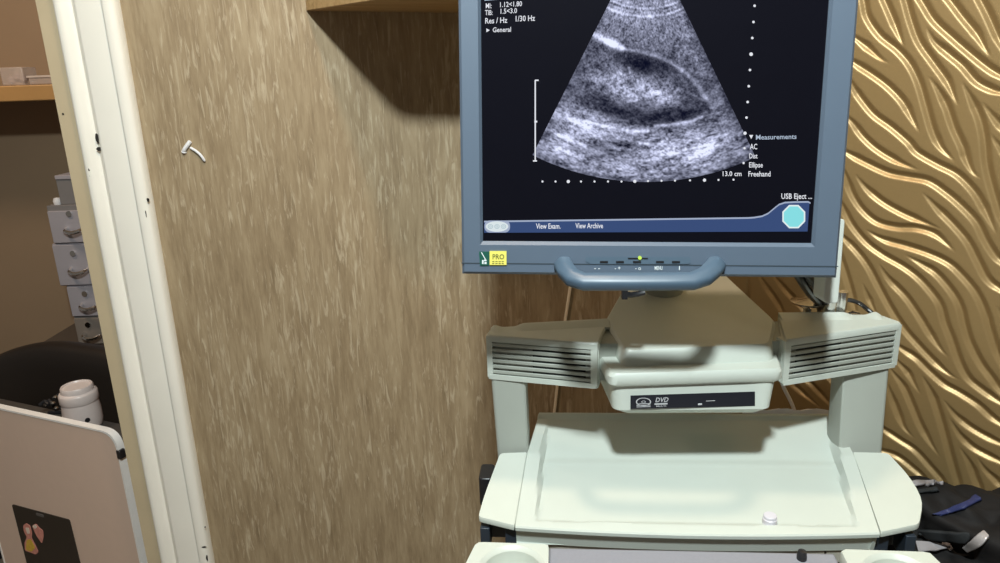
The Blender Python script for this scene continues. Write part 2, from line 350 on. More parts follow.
# paint chips and pin holes knocked through the casing paint
b = MB()
def chip(px, py, w, h, yy):
    p = atY(px, py, WY - yy); rr = random.Random(px * 7 + py)
    pts = [(p.x + w * math.cos(a) * rr.uniform(.6, 1.1), p.z + h * math.sin(a) * rr.uniform(.6, 1.1)) for a in [k * math.pi / 5 for k in range(10)]]
    b.prism([(x, WY - yy - 0.0006, z) for x, z in pts], (0, 0.0012, 0))
chip(97, 138, .004, .012, .0165); chip(99, 149, .006, .004, .0165); chip(89, 170, .0016, .003, .022); chip(89, 176, .0016, .003, .022)
chip(148, 200, .003, .004, .022); chip(146, 214, .001, .007, .022); chip(205, 527, .0018, .0018, .022); chip(197, 533, .0018, .0018, .022)
chip(204, 547, .006, .0022, .022); chip(207, 558, .0022, .009, .022); chip(63, 114, .0022, .0022, .0005)
tag(b.build('paint_chips', mat('bare_dark_wood', (0.015, 0.012, 0.01, 1), 0.8), trim), kind='stuff')

# a scrap of white stuff stuck on the wallpaper
b = MB()
p = lambda px, py, d: tuple(atY(px, py, WY - d))
b.tube(catmull([p(190.5, 141, .001), p(187.5, 145, .003), p(184.5, 149.5, .003), p(184, 152, .001)], 5), [.002] + [.004] * 13 + [.005, .003], 8)
b.tube(catmull([p(190, 147.5, .0015), p(196, 151, .004), p(201, 155.5, .005), p(205, 161.5, .003)], 5), [.0012] + [.0025] * 13 + [.0022, .001], 8)
alone(b, 'wall_scrap', WHT, 'small bent white scrap stuck to the brown wallpaper right of the door casing', 'scrap')

# bevelled-end wooden shelf on the wallpapered wall
def shelf():
    L0 = atY(308, 12, WY); zb = lambda x: 1.569 - 0.045 * (x + 0.336)
    plan = round_poly([(-0.336, WY), (-0.322, WY - 0.022), (-0.168, WY - 0.236), (-0.140, WY - 0.252), (0.34, WY - 0.252), (0.34, WY)], [.004, .02, .03, .04, .003, .003], 4)
    mb = MB()
    e = 0.004
    mb.loft([[(x, y, zb(x)) for x, y in plan], [(x, y, zb(x) + 0.032) for x, y in plan]])
    return mb
alone(shelf(), 'wall_shelf', SHELFW, 'wooden wall shelf with a slanted end, high on the brown wall left of the monitor', 'shelf', bevel=0.004)

# ---------------------------------------------------------------- ultrasound cart (local frame: x right, y away, origin under the middle of its front edge)
CM = Matrix.Translation((0.230, 0.771, 0)) @ Matrix.Rotation(R(-5), 4, 'Z')
CI = CM.inverted()
cart = thing('ultrasound_cart', 'pale grey-green wheeled ultrasound cart with tray top, vented arms and disc drive, under the monitor', 'medical cart', M=CM)
def ztop(y): return 0.900 + 0.030 * min(1.0, max(0.0, (y + 0.02) / 0.145)) + 0.004 * max(0.0, (y - 0.125) / 0.1)
sm = lambda a, b_, x: (lambda t: t * t * (3 - 2 * t))(min(1.0, max(0.0, (x - a) / (b_ - a))))

# tray top: one moulded skin with a sunken pan
def tray():
    mb = MB(); NX, NY = 120, 70
    def lx(t): return -0.2215 + (0.0105 if t > 0.55 else 0.0105 * t / 0.55) + 0.014 * max(0, (t - 0.55) / 0.45)
    def rx(t): return 0.2180 + (0.018 * t / 0.55 if t < 0.55 else 0.018) + 0.012 * max(0, (t - 0.55) / 0.45)
    rows = []
    for j in range(NY + 1):
        t = j / NY; row = []
        for i in range(NX + 1):
            s = i / NX; x = lx(t) * (1 - s) + rx(t) * s
            yf = -0.0150 + 0.0075 * (2 * s - 1) ** 2
            yb = 0.232
            y = yf * (1 - t) + yb * t
            z = ztop(y)
            xl = lx(t) + 0.0235 - 0.011 * t; xr = rx(t) - 0.0235 + 0.011 * t
            d = sm(xl, xl + 0.005, x) * (1 - sm(xr - 0.005, xr, x)) * sm(0.000, 0.006, y) * min(1.0, max(0.0, (0.222 - y) / 0.085))
            z -= (0.0040 + 0.0120 * min(1.0, max(0.0, y / 0.12))) * d
            rim = sm(0.222, 0.227, y) * 0.005
            row.append(mb.bm.verts.new((x, y, z + rim)))
        rows.append(row)
    for j in range(NY):
        for i in range(NX): mb.face([rows[j][i], rows[j][i + 1], rows[j + 1][i + 1], rows[j + 1][i]])
    edge = rows[0] + [r[-1] for r in rows[1:]] + rows[-1][-2::-1] + [r[0] for r in rows[-2:0:-1]]
    prev = edge
    for off, dz in ((0.0015, -0.002), (0.0012, -0.0065), (-0.004, -0.009), (-0.008, -0.030)):
        cx, cy = 0.01, 0.1
        nxt = []
        for v in edge:
            c = v.co.copy(); dx, dy = c.x - cx, c.y - cy
            oy = -off if v in rows[0] else (off if v in rows[-1] else 0)
            ox = 0 if oy else (off if dx > 0 else -off)
            if abs(ox) > 0: ox = min(ox, 0.0)
            nxt.append(mb.bm.verts.new((c.x + ox, c.y + oy, c.z + dz)))
        n = len(edge)
        for i in range(n): mb.face([prev[i], prev[(i + 1) % n], nxt[(i + 1) % n], nxt[i]])
        prev = nxt
    mb.face(prev)
    return mb
tray().build('tray_top', TRAYM, cart, angle=40)

# end caps either side of the tray
for pts in ([(-0.270, 0.006), (-0.2228, -0.0075), (-0.2118, 0.127), (-0.250, 0.124), (-0.2575, 0.085), (-0.266, 0.040)],
            [(0.2195, -0.0075), (0.270, 0.006), (0.292, 0.045), (0.293, 0.085), (0.283, 0.134), (0.2375, 0.135)]):
    P = round_poly(pts, [.004, .002, .002, .006, .03, .03] if pts[0][0] < 0 else [.002, .006, .03, .03, .006, .002], 3)
    cx = sum(q[0] for q in P) / len(P); cy = sum(q[1] for q in P) / len(P)
    mb = MB(); rings = []
    for dz, k in ((-0.0075, 0.99), (-0.0025, 1.0), (0.0, 0.985)):
        rings.append([(cx + (x - cx) * k, cy + (y - cy) * k, ztop(y) + dz) for x, y in P])
    mb.loft(rings); mb.build('end_cap', PL, cart, angle=30)

# knob left lying at the front of the pan
mb = MB(); mb.lathe([(0.0088, -0.001), (0.0088, 0.006), (0.0080, 0.0068), (0.0080, 0.0100), (0.0072, 0.0110), (0.0, 0.0110)], (0.094, 0.010, 0.9015), 28, cap=True)
tag(mb.build('round_knob', mat('pale_lilac_plastic', (0.60, 0.58, 0.63, 1), 0.4), cart), 'small round lilac-white knob')

# dark brackets and the front band, its taupe holding the shade beneath the tray edge
for s in (-1, 1):
    a_, c_ = sorted((s * 0.268, s * 0.220)); i_, k_ = sorted((s * 0.256, s * 0.236))
    mb = MB(); y0, y1, yr, z0, z1 = 0.004, 0.07, 0.034, 0.855, 0.8895       # channel: two cheeks and a recessed web in one piece
    plan = [(a_, y0), (i_, y0), (i_, yr), (k_, yr), (k_, y0), (c_, y0), (c_, y1), (a_, y1)]
    mb.loft([[(x, y, z) for x, y in plan] for z in (z0, z1)]); mb.build('bracket', NAVY, cart, bevel=0.001)
mb = MB(); mb.loft([[(x, y, z) for x, y in round_poly([(-0.278, .085), (-0.258, .085), (-0.258, .125), (-0.278, .125)], .006, 3)] for z in (0.868, 0.912)]); mb.build('side_latch', BLK, cart, bevel=.002)
for x0, x1 in ((-0.219, -0.1825), (-0.1805, 0.160), (0.162, 0.219)):
    n = 16; mb = MB(); f = []
    for k in range(n + 1):
        x = x0 + (x1 - x0) * k / n; f.append((x, -0.004 + 0.0075 * (x / 0.22) ** 2))
    mb.loft([[(x, y, z) for x, y in f] + [(x1, 0.06, z), (x0, 0.06, z)] for z in (0.852, 0.892)])
    mb.build('front_band', TAN, cart, bevel=0.001)

# lower control panel: lilac grey key deck between two pale cup-holder plates
mb = MB(); mb.loft([[(-0.1795, -0.030, 0.889), (0.159, -0.030, 0.889), (0.159, -0.20, 0.865), (-0.1795, -0.20, 0.865)][::-1], [(-0.1795, -0.042, 0.846), (0.159, -0.042, 0.846), (0.159, -0.20, 0.825), (-0.1795, -0.20, 0.825)][::-1]])
deck = mb.build('key_deck', KEY, cart, bevel=0.003)
mb = MB()
for r_ in range(4):
    for k in range(12):
        x = -0.165 + k * 0.0265; y = -0.085 - r_ * 0.028; z = 0.889 + (y + 0.030) * 0.141
        mb.box((x, y - 0.010, z - 0.001), (x + 0.021, y + 0.010, z + 0.004))
tag(mb.build('key', WHT, deck, bevel=0.0015), kind='stuff')
mb = MB(); mb.lathe([(0.0058, 0.880), (0.0058, 0.892), (0.0046, 0.898), (0.0, 0.8995)], (0.118, -0.040, 0), 16); tag(mb.build('peg', BLK, cart), 'small black peg at the back of the key deck')
for cx, x0, x1, xb0, xb1 in ((-0.222, -0.269, -0.179, -0.297, -0.179), (0.214, 0.163, 0.264, 0.161, 0.288)):
    outer = round_poly([(x0, -0.032), (x1, -0.034), (xb1, -0.155), (xb0, -0.155)], [.007, .004, .012, .03], 6)
    cy = -0.077; poly_ = outer; outer = []; n = 64
    for k in range(n):                                     # even spacing round the hole
        a = 2 * math.pi * k / n; dx, dy = math.cos(a), math.sin(a); best = 9
        for (ax, ay), (bx, by) in zip(poly_, poly_[1:] + poly_[:1]):
            ex, ey = bx - ax, by - ay; den = dx * ey - dy * ex
            if abs(den) < 1e-9: continue
            t = ((ax - cx) * ey - (ay - cy) * ex) / den; u = ((ax - cx) * dy - (ay - cy) * dx) / den
            if t > 0 and -1e-6 <= u <= 1 + 1e-6: best = min(best, t)
        outer.append((cx + dx * best, cy + dy * best))
    hole = []
    for x, y in outer:
        a = math.atan2(y - cy, x - cx); hole.append((cx + 0.0350 * math.cos(a), cy + 0.0350 * math.sin(a)))
    Z = lambda y: 0.896 + (y + 0.04) * 0.05
    mb = MB()
    mb.loft([[(x, y, Z(y) - 0.022) for x, y in outer], [(x, y, Z(y) - 0.002) for x, y in outer],
             [(cx + (x - cx) * 0.985, cy + (y - cy) * 0.985, Z(y)) for x, y in outer],
             [(cx + (x - cx) * 1.14, cy + (y - cy) * 1.14, Z(y)) for x, y in hole],
             [(cx + (x - cx) * 1.05, cy + (y - cy) * 1.05, Z(y) - 0.0025) for x, y in hole],
             [(x, y, Z(y) - 0.005) for x, y in hole], [(cx + (x - cx) * .9, cy + (y - cy) * .9, Z(y) - 0.075) for x, y in hole]], cap=True)
    mb.build('cup_holder', PL, cart, angle=28)

# posts
def post(b4, t4, z0, z1):
    mb = MB()
    A = round_poly(b4, .006, 3); B = round_poly(t4, .006, 3)
    mb.loft([[(x, y, z0) for x, y in A], [(x, y, z1) for x, y in B]]); return mb
post([(-0.254, 0.128), (-0.2095, 0.131), (-0.2095, 0.185), (-0.254, 0.183)], [(-0.262, 0.148), (-0.212, 0.139), (-0.212, 0.190), (-0.262, 0.188)], 0.905, 1.040).build('post', PL2, cart)
post([(0.222, 0.138), (0.281, 0.140), (0.281, 0.195), (0.222, 0.190)], [(0.229, 0.172), (0.299, 0.190), (0.297, 0.225), (0.229, 0.218)], 0.905, 1.040).build('post', PL2, cart)

# vented arms
def arm(F0, F1, B1, B0, z0, z1, notch, dark):
    """F0 outer front, F1 inner front, B back corners (plan)."""
    F0, F1, B0, B1 = map(Vector, (F0, F1, B0, B1)); s = (F1 - F0); L = s.length; s = s / L
    n = Vector((s.y, -s.x));  n = n if n.y < 0 else -n
    back = (B0 + B1) / 2 - (F0 + F1) / 2
    def q(u, v, z): p = F0 + s * u - n * v; return (p.x, p.y, z)
    mb = MB()
    plan = [F0, F1, B1, B0]
    dep = 0.0065
    core = [F0 - n * dep, F1 - n * dep, B1, B0]
    mb.loft([[(p.x, p.y, z) for p in core] for z in (z0 + 0.004, z1 - 0.004)])
    top = round_poly([tuple(p) for p in plan], .007, 3)
    mb.loft([[(x, y, z1 - 0.0095) for x, y in top], [(x, y, z1 - 0.002) for x, y in top], [(x + (0.0015 if x < (F0.x + F1.x) / 2 else -0.0015), y + 0.0012, z1) for x, y in top]])
    mb.loft([[(x, y, z0) for x, y in top], [(x, y, z0 + 0.007) for x, y in top]])
    for u0, u1 in ((0.001, 0.009), (L - 0.010, L - 0.001)):
        mb.hexa([q(u0, 0.0005, z0 + .003), q(u1, 0.0005, z0 + .003), q(u1, .02, z0 + .003), q(u0, .02, z0 + .003), q(u0, 0.0005, z1 - .003), q(u1, 0.0005, z1 - .003), q(u1, .02, z1 - .003), q(u0, .02, z1 - .003)])
    # raised back rail with a finger notch near the outer end
    bs = (B1 - B0); BL = bs.length; bs = bs / BL; bn = Vector((bs.y, -bs.x)); bn = bn if bn.y < 0 else -bn
    rings = []
    for k in range(41):
        u = BL * k / 40
        h = 0.0045 * (1 - math.exp(-((u - notch[0]) / notch[1]) ** 4)) 
        h = max(h, 0.0002) * sm(0, 0.006, u) + 0.0002
        w = 0.022
        a = B0 + bs * u
        rings.append([(a.x, a.y, z1 - 0.004), (a.x, a.y, z1 + h), (a.x + bn.x * 0.007, a.y + bn.y * 0.007, z1 + h), (a.x + bn.x * w, a.y + bn.y * w, z1 - 0.0003), (a.x + bn.x * w, a.y + bn.y * w, z1 - 0.004)])
    mb.loft(rings)
    o = mb.build('vented_arm', PL, cart, angle=30)
    g = MB(); d0, d1 = dark
    g.hexa([q(d0, .0050, z0 + .010), q(d1, .0050, z0 + .010), q(d1, .0070, z0 + .010), q(d0, .0070, z0 + .010), q(d0, .0050, z1 - .014), q(d1, .0050, z1 - .014), q(d1, .0070, z1 - .014), q(d0, .0070, z1 - .014)])
    g.build('vent_shade_slab', BLK, o)  # solid black slab painted in for the shade inside the open vent
    ns = 6; span = (z1 - z0) - 0.0165; pitch = span / ns
    for k in range(ns):
        zc = z0 + 0.007 + pitch * (k + 0.5); hh = pitch * 0.29
        g = MB(); g.hexa([q(.008, .0012, zc - hh), q(L - .009, .0012, zc - hh), q(L - .009, .0040, zc - hh - .001), q(.008, .0040, zc - hh - .001), q(.008, .0012, zc + hh), q(L - .009, .0012, zc + hh), q(L - .009, .0040, zc + hh), q(.008, .0040, zc + hh)])
        g.build('vent_slat', PL2, o, bevel=0.0008)
    return o
arm((-0.267, 0.147), (-0.113, 0.113), (-0.095, 0.200), (-0.262, 0.176), 1.034, 1.100, (0.026, 0.016), (0.066, 0.140))
arm((0.308, 0.188), (0.132, 0.124), (0.150, 0.222), (0.292, 0.222), 1.034, 1.100, (0.030, 0.016), (0.095, 0.165))

# disc drive housing and the swivel base on top
def sec(pts, z, r=.012): return [(x, y, z) for x, y in round_poly(pts, r, 4)]
drv = MB()
mnt = MB(); mnt.loft([sec([(-0.135, .128), (0.155, .138), (0.160, .216), (-0.120, .196)], z, .004) for z in (1.040, 1.0935)]); mnt.build('arm_mount', PL2, cart)
drv.loft([sec([(-0.082, .086), (0.096, .090), (0.112, .215), (-0.100, .215)], 1.012),
          sec([(-0.095, .074), (0.106, .080), (0.122, .225), (-0.114, .225)], 1.022),
          sec([(-0.0975, .075), (0.114, .091), (0.130, .230), (-0.120, .230)], 1.058)])
dh = drv.build('drive_housing', PL, cart, angle=40)
lid = MB()
lid.loft([sec([(-0.0985, .072), (0.1175, .089), (0.137, .235), (-0.122, .235)], 1.056), sec([(-0.101, .0685), (0.121, .087), (0.140, .235), (-0.126, .235)], 1.0595),
          sec([(-0.101, .0685), (0.121, .087), (0.140, .235), (-0.126, .235)], 1.070), sec([(-0.098, .072), (0.118, .090), (0.137, .235), (-0.123, .235)], 1.0745)])
lid.build('housing_lid', PL, cart, angle=40)
# disc drive front
def dl(px, py, d=0.0):
    """point on the housing's front face (its plane through the drive slot)"""
    o = CM @ Vector((-0.096, 0.0746, 1.022)); e1 = (CM @ Vector((0.110, 0.0855, 1.022))) - o; e2 = (CM @ Vector((-0.0965, 0.0748, 1.058))) - o
    nn = e1.cross(e2).normalized(); nn = nn if nn.y < 0 else -nn
    o2 = o + nn * d; r = ray(px, py); t = (o2 - EYE).dot(nn) / r.dot(nn); return CI @ (EYE + r * t)
mb = MB(); q4 = [(630.5, 395.5), (755, 391.5), (755, 406), (630.5, 409)]
mb.loft([[dl(x, y, -0.004) for x, y in q4], [dl(x, y, 0.0040) for x, y in q4]])
drv_ = mb.build('disc_drive', mat('drive_black', (0.008, 0.009, 0.016, 1), 0.35), cart)
mb = MB()
cx, cy = 643.5, 402.5
n = 20
for r0, r1 in ((7.6, 6.5), (2.2, 1.5)):
    ring = [[mb.bm.verts.new(dl(cx + r * math.cos(2 * math.pi * k / n), cy + 0.55 * r * math.sin(2 * math.pi * k / n) - 0.6, 0.0045)) for k in range(n)] for r in (r0, r1)]
    for k in range(n): mb.face([ring[0][k], ring[0][(k + 1) % n], ring[1][(k + 1) % n], ring[1][k]])
for k in range(3):
    y = 403.6 + k * 1.5; mb.face([mb.bm.verts.new(dl(x, yy, 0.0045)) for x, yy in ((636.5, y), (650.5, y - .4), (650.5, y + .3), (636.5, y + .7))])
mb.build('disc_mark', PRT2, drv_, flat=True); mb = MB()
mb.face([mb.bm.verts.new(dl(x, yy, 0.0045)) for x, yy in ((698, 403.4), (702, 403.2), (702, 405), (698, 405.2))])
mb.build('eject_button', PRT2, drv_, flat=True); mb = MB()
mb.face([mb.bm.verts.new(dl(x, yy, 0.0045)) for x, yy in ((706, 400.8), (715, 400.3), (715, 400.9), (706, 401.4))])
mb.build('drive_light', PRT2, drv_, flat=True)
mb = MB(); add_text(mb, 'DVD', 4.6, lambda x, y: dl(655 + x, 402.2 - y - 0.025 * x, 0.0045), 13.5, 0.25)
mb.face([mb.bm.verts.new(dl(x, yy, 0.0045)) for x, yy in ((654.5, 403.4), (667.5, 402.9), (667.5, 404.4), (654.5, 404.9))])
add_text(mb, 'MULTI', 1.5, lambda x, y: dl(656 + x, 407.0 - y - 0.025 * x, 0.0045), 10)
tag(mb.build('disc_logo', PRT2, drv_, flat=True), 'grey DVD logo')

base = MB()
hexb = [(-0.083, .094), (0.114, .113), (0.141, .190), (0.125, .300), (-0.062, .300), (-0.100, .200)]
hext = [(-0.081, .099), (0.112, .118), (0.138, .192), (0.105, .372), (-0.048, .362), (-0.097, .203)]
def zt(y): return 1.094 + 0.028 * (y - .095) / .27
A = round_poly(hexb, .010, 4); B = round_poly(hext, .010, 4); cx, cy = 0.02, 0.2
base.loft([[(x, y, 1.072) for x, y in A], [(x, y, zt(y) - 0.004) for x, y in B], [(cx + (x - cx) * .97, cy + (y - cy) * .97, zt(y)) for x, y in B]])
base.build('swivel_base', PL, cart, angle=40)
nk = MB(); nk.tube([CI @ Vector(p) for p in ((0.255, 1.075, 1.10), (0.250, 1.06, 1.16), (0.22, 0.985, 1.22), (0.20, 0.93, 1.27))], 0.030, 20); nk.build('monitor_neck', PL2, cart)

# back deck, column, foot and castors
mb = MB(); mb.loft([sec([(-0.205, .230), (0.272, .236), (0.262, .285), (-0.20, .285)], 0.86, .01), sec([(-0.205, .232), (0.272, .238), (0.260, .282), (-0.20, .28)], 0.900, .01)]); mb.build('back_deck', PL, cart)
mb = MB(); mb.loft([sec([(-0.16, .06), (0.17, .06), (0.17, .50), (-0.16, .50)], 0.16, .03), sec([(-0.17, .05), (0.18, .05), (0.18, .30), (-0.17, .30)], 0.84, .03), sec([(-0.20, .02), (0.21, .02), (0.21, .26), (-0.20, .26)], 0.900, .03)]); mb.build('column', PL2, cart)
mb = MB(); mb.loft([sec([(-0.25, -.12), (0.26, -.12), (0.24, .55), (-0.23, .55)], 0.10, .06), sec([(-0.24, -.11), (0.25, -.11), (0.23, .54), (-0.22, .54)], 0.17, .06)]); mb.build('foot', PL2, cart)
for x, y in ((-0.2, -0.07), (0.21, -0.07), (-0.19, 0.50), (0.2, 0.50)):
    mb = MB(); mb.lathe([(0.02, -0.016), (0.05, -0.014), (0.05, 0.014), (0.02, 0.016)], (0, 0, 0), 24, Matrix.Translation((x, y, 0.05)) @ Matrix.Rotation(R(90), 4, 'Y')); mb.box((x - .022, y - .02, .05), (x + .022, y + .02, .105)); mb.build('castor', BLK, cart)

# chrome fittings behind the right arm
mb = MB(); mb.lathe([(.011, 0), (.011, .055), (.008, .057), (.0, .057)], (0.226, 0.238, 1.075), 24); mb.lathe([(.0085, 0), (.0085, .050), (.0, .051)], (0.243, 0.240, 1.080), 20)
mb.build('chrome_post', CHR, cart)
mb = MB(); mb.lathe([(.005, 0), (.006, .026), (.022, .034), (.024, .037), (.0, .040)], (0.197, 0.242, 1.078), 28); mb.build('chrome_dish', CHR, cart)
mb = MB(); mb.lathe([(.012, 0), (.012, .016), (.010, .022), (.0, .024)], (0.262, 0.244, 1.075), 24); mb.build('chrome_cap', CHR, cart)
mb = MB(); mb.box((0.185, 0.222, 1.068), (0.285, 0.262, 1.080)); mb.build('fitting_plate', CHR, cart, bevel=0.002)

# ---------------------------------------------------------------- monitor (local frame: x right, y away, z up along the tilted screen; origin bottom middle of the front)
BL, BR = atY(462, 274, 0.820), atY(837, 278, 0.778)
uxm = (BR - BL); MW = uxm.length; uxm.normalize()
tilt = R(6)
nh = uxm.cross(Vector((0, 0, 1))).normalized(); nh = nh if nh.y < 0 else -nh       # faces the viewer
uzm = (uxm.cross(nh) if uxm.cross(nh).z > 0 else nh.cross(uxm)).normalized()
uzm = (Vector(uzm) * math.cos(tilt) - nh * math.sin(tilt)).normalized()
uym = uzm.cross(uxm).normalized()
MM = Matrix((uxm, uym, uzm)).transposed().to_4x4(); MM.translation = (BL + BR) / 2
MI = MM.inverted(); HW = MW / 2; MH = 0.375
def sp(px, py, d=0.0):
    """where the sight line through a pixel of the photograph meets the screen plane, d in front of the bezel face (monitor frame)"""
    n = MM.to_3x3() @ Vector((0, -1, 0)); o = MM @ Vector((0, -d, 0)); r = ray(px, py)
    return MI @ (EYE + r * ((o - EYE).dot(n) / r.dot(n)))
mon = thing('monitor', 'slate-blue framed flat monitor showing a grey ultrasound scan, above the cart', 'monitor', M=MM)
s0, s1 = sp(482, 243, 0), sp(812, 242, 0); s2 = sp(481, 0, 0); s3 = sp(831, 0, 0)
SX0, SX1, SZ0 = (s0.x + s2.x) / 2, (s1.x + s3.x) / 2, (s0.z + s1.z) / 2
SZ1 = MH - 0.032
# bezel: frame with sloping inner lip
mb = MB(); V = mb.bm.verts
def rect(x0, x1, z0, z1, y): return [V.new(p) for p in ((x0, y, z0), (x1, y, z0), (x1, y, z1), (x0, y, z1))]
rs = [rect(-HW + .004, HW - .004, .004, MH - .004, 0.050), rect(-HW, HW, 0, MH, 0.046), rect(-HW, HW, 0, MH, 0.003), rect(-HW + .003, HW - .003, .003, MH - .003, 0.0), rect(SX0 - .003, SX1 + .003, SZ0 - .004, SZ1 + .003, 0.0), rect(SX0, SX1, SZ0, SZ1, 0.004), rect(SX0, SX1, SZ0, SZ1, 0.007)]
for a, c in zip(rs, rs[1:]):
    for i in range(4): mb.face([a[i], a[(i + 1) % 4], c[(i + 1) % 4], c[i]])
mb.face(rs[0])
bez = mb.build('bezel', BEZ, mon, angle=20)
# parting line along the bottom of the bezel
gl = sp(462, 263).z
mb = MB(); mb.box((-HW - .0002, -0.0004, gl - .0006), (HW + .0002, 0.0005, gl + .0006)); mb.build('parting_line', mat('dark_slate', (0.03, 0.045, 0.06, 1), 0.6), bez)
mb = MB(); mb.box((SX0 - .002, 0.0055, SZ0 - .002), (SX1 + .002, 0.010, SZ1 + .002)); scr = mb.build('screen', SCR, mon)
SD = -0.0052    # screen pictures sit just in front of the glass
def sc(px, py, k=0): return sp(px, py, SD + 0.00010 * k)

# --- the scan picture: a fan of speckle in the lit screen, one colour per cell
def scan():
    AX, AY = 646.0, -70.5
    rng = np.random.default_rng(7)
    nt, nr = 300, 330
    th0, th1 = -0.466, 0.449
    th = np.linspace(th0, th1, nt); rr = np.linspace(70, 252.5, nr)
    TH, RR = np.meshgrid(th, rr)
    PX, PY = AX + RR * np.sin(TH), AY + RR * np.cos(TH)
    def field(n0, n1, seed):
        g = np.random.default_rng(seed).random((n0, n1))
        y = np.linspace(0, n0 - 1.001, nr); x = np.linspace(0, n1 - 1.001, nt)
        yi, xi = y.astype(int), x.astype(int); fy, fx = (y - yi)[:, None], (x - xi)[None, :]
        fy, fx = fy * fy * (3 - 2 * fy), fx * fx * (3 - 2 * fx)
        return (g[np.ix_(yi, xi)] * (1 - fy) * (1 - fx) + g[np.ix_(yi + 1, xi)] * fy * (1 - fx) + g[np.ix_(yi, xi + 1)] * (1 - fy) * fx + g[np.ix_(yi + 1, xi + 1)] * fy * fx)
    fine = 0.35 * field(165, 140, 11) + 0.40 * field(110, 72, 1) + 0.25 * field(70, 34, 2)
    coarse = 0.6 * field(34, 20, 3) + 0.4 * field(18, 14, 4)
    def seg(pts, w):
        d = np.full(PX.shape, 1e9)
        for (x0, y0), (x1, y1) in zip(pts, pts[1:]):
            q = (x1 - x0) ** 2 + (y1 - y0) ** 2
            t = np.clip(((PX - x0) * (x1 - x0) + (PY - y0) * (y1 - y0)) / q, 0, 1)
            d = np.minimum(d, np.hypot(PX - x0 - t * (x1 - x0), PY - y0 - t * (y1 - y0)))
        return np.exp(-(d / w) ** 2)
    def ell(cx, cy, a, c, ang, soft=1.0):
        A = math.radians(ang); u = ((PX - cx) * math.cos(A) + (PY - cy) * math.sin(A)) / a; v = (-(PX - cx) * math.sin(A) + (PY - cy) * math.cos(A)) / c
        return 1 / (1 + np.exp((np.hypot(u, v) - 1) * 8 / soft))
    base = np.full(PX.shape, 0.42)
    base += 0.10 * np.exp(-((PX - 640) / 38) ** 2) * np.clip((50 - PY) / 40, 0, 1)          # bright near field
    right = np.clip((PX - 672 - (PY * 0.45)) / 30, 0, 1); base -= 0.22 * right * np.clip((128 - PY) / 20, 0, 1)
    kid = ell(640, 86, 74, 35, 14); base = base * (1 - kid) + 0.215 * kid
    for a in ((648, 62, 26, 9, 14), (690, 104, 24, 12, 12), (600, 104, 24, 8, 18), (630, 116, 26, 7, 8), (640, 68, 14, 7, 0), (672, 116, 26, 6, -5)): base -= 0.085 * ell(*a, 1.4)
    sinus = ell(637, 88, 42, 13, 10, 2.2); base += (0.34 + 0.25 * (coarse - .5)) * sinus
    base += 0.22 * ell(664, 96, 20, 8, 20, 2) + 0.10 * ell(612, 82, 22, 10, 14, 2) - 0.12 * ell(655, 84, 7, 4, 0)
    base += 0.10 * ell(605, 66, 22, 9, 24, 2)
    low = np.clip((PY - 122) / 12, 0, 1); base += 0.10 * low
    base += 0.24 * ell(672, 152, 42, 13, -8, 2.5) * low + 0.16 * ell(706, 148, 18, 8, -28, 2) + 0.18 * ell(585, 124, 30, 12, 22, 2)
    base -= 0.15 * ell(612, 148, 34, 10, 8, 2) + 0.10 * ell(730, 150, 16, 14, -35, 2)
    base += 0.10 * ell(565, 135, 18, 18, 20, 2)
    sp_ = fine - 0.5; k = 0.50 + 0.55 * base
    img = base * (1 + 1.5 * sp_) + 0.20 * (coarse - .5) + 0.10 * sp_
    # long arcs of brighter tissue along constant depth in the far field
    streak = field(58, 9, 9); img += 0.34 * (streak - 0.5) * np.clip((PY - 108) / 30, 0, 1)
    img += 0.60 * seg([(592, 33), (603, 39), (614, 44)], 3.6) + 0.55 * seg([(608, 42), (622, 48)], 3.0) + 0.30 * seg([(622, 48), (640, 52), (656, 56), (670, 62), (682, 70)], 2.0)
    img += 0.24 * seg([(682, 70), (692, 78), (700, 88), (706, 98)], 2.6) + 0.14 * seg([(706, 98), (712, 106)], 2.4)
    img += 0.35 * seg([(586, 121), (602, 125)], 1.8) + 0.40 * seg([(604, 126), (618, 129), (634, 131), (648, 131)], 1.7) + 0.42 * seg([(655, 126), (675, 124), (692, 121), (702, 117)], 1.7)
    img += 0.34 * seg([(555, 112), (590, 128)], 2.4) + 0.34 * seg([(560, 136), (585, 146)], 2.0) + 0.28 * seg([(556, 148), (582, 158)], 2.0)
    img += 0.30 * seg([(690, 158), (712, 146)], 3.0) + 0.24 * seg([(630, 101), (637, 100)], 1.5) + 0.24 * seg([(627, 96), (636, 96)], 1.2) + 0.4 * seg([(629, 68), (630, 73)], 1.4)
    img += 0.16 * seg([(712, 108), (722, 102)], 2.5)
    # reverberation bands at the top
    for r, w, g in ((75, 1.2, .20), (79, 1.3, .26), (83, 1.2, .12), (87, 1.6, .36), (91.5, 1.4, .08)): img += g * np.exp(-((RR - r) / w) ** 2) * (0.5 + 0.9 * field(3, 12, 5))
    img -= 0.10 * np.exp(-((RR - 81) / 1.0) ** 2)
    edge = np.clip((np.abs(TH) - 0.40) / 0.062, 0, 1); img *= 1 - 0.35 * edge * (TH > 0) - 0.15 * edge * (TH < 0)
    img *= 1 - 0.55 * np.clip((RR - 245) / 9, 0, 1) ** 2
    img = np.clip(img, 0.02, 1.0)
    v = img ** 1.9
    col = np.stack([v * 0.84 + .003, v * 0.89 + .004, np.clip(v * 1.20 + .016, 0, 1), np.ones_like(v)], -1)
    # keep to the visible glass: fan points below the upper screen edge
    me = bpy.data.meshes.new('scan_image')
    pts = [tuple(sc(float(x), float(y), 1)) for x, y in zip(PX.ravel(), PY.ravel())]
    idx = np.arange(nr * nt).reshape(nr, nt)
    Fq = np.stack([idx[:-1, :-1], idx[:-1, 1:], idx[1:, 1:], idx[1:, :-1]], -1).reshape(-1, 4)
    me.from_pydata(pts, [], Fq.tolist())
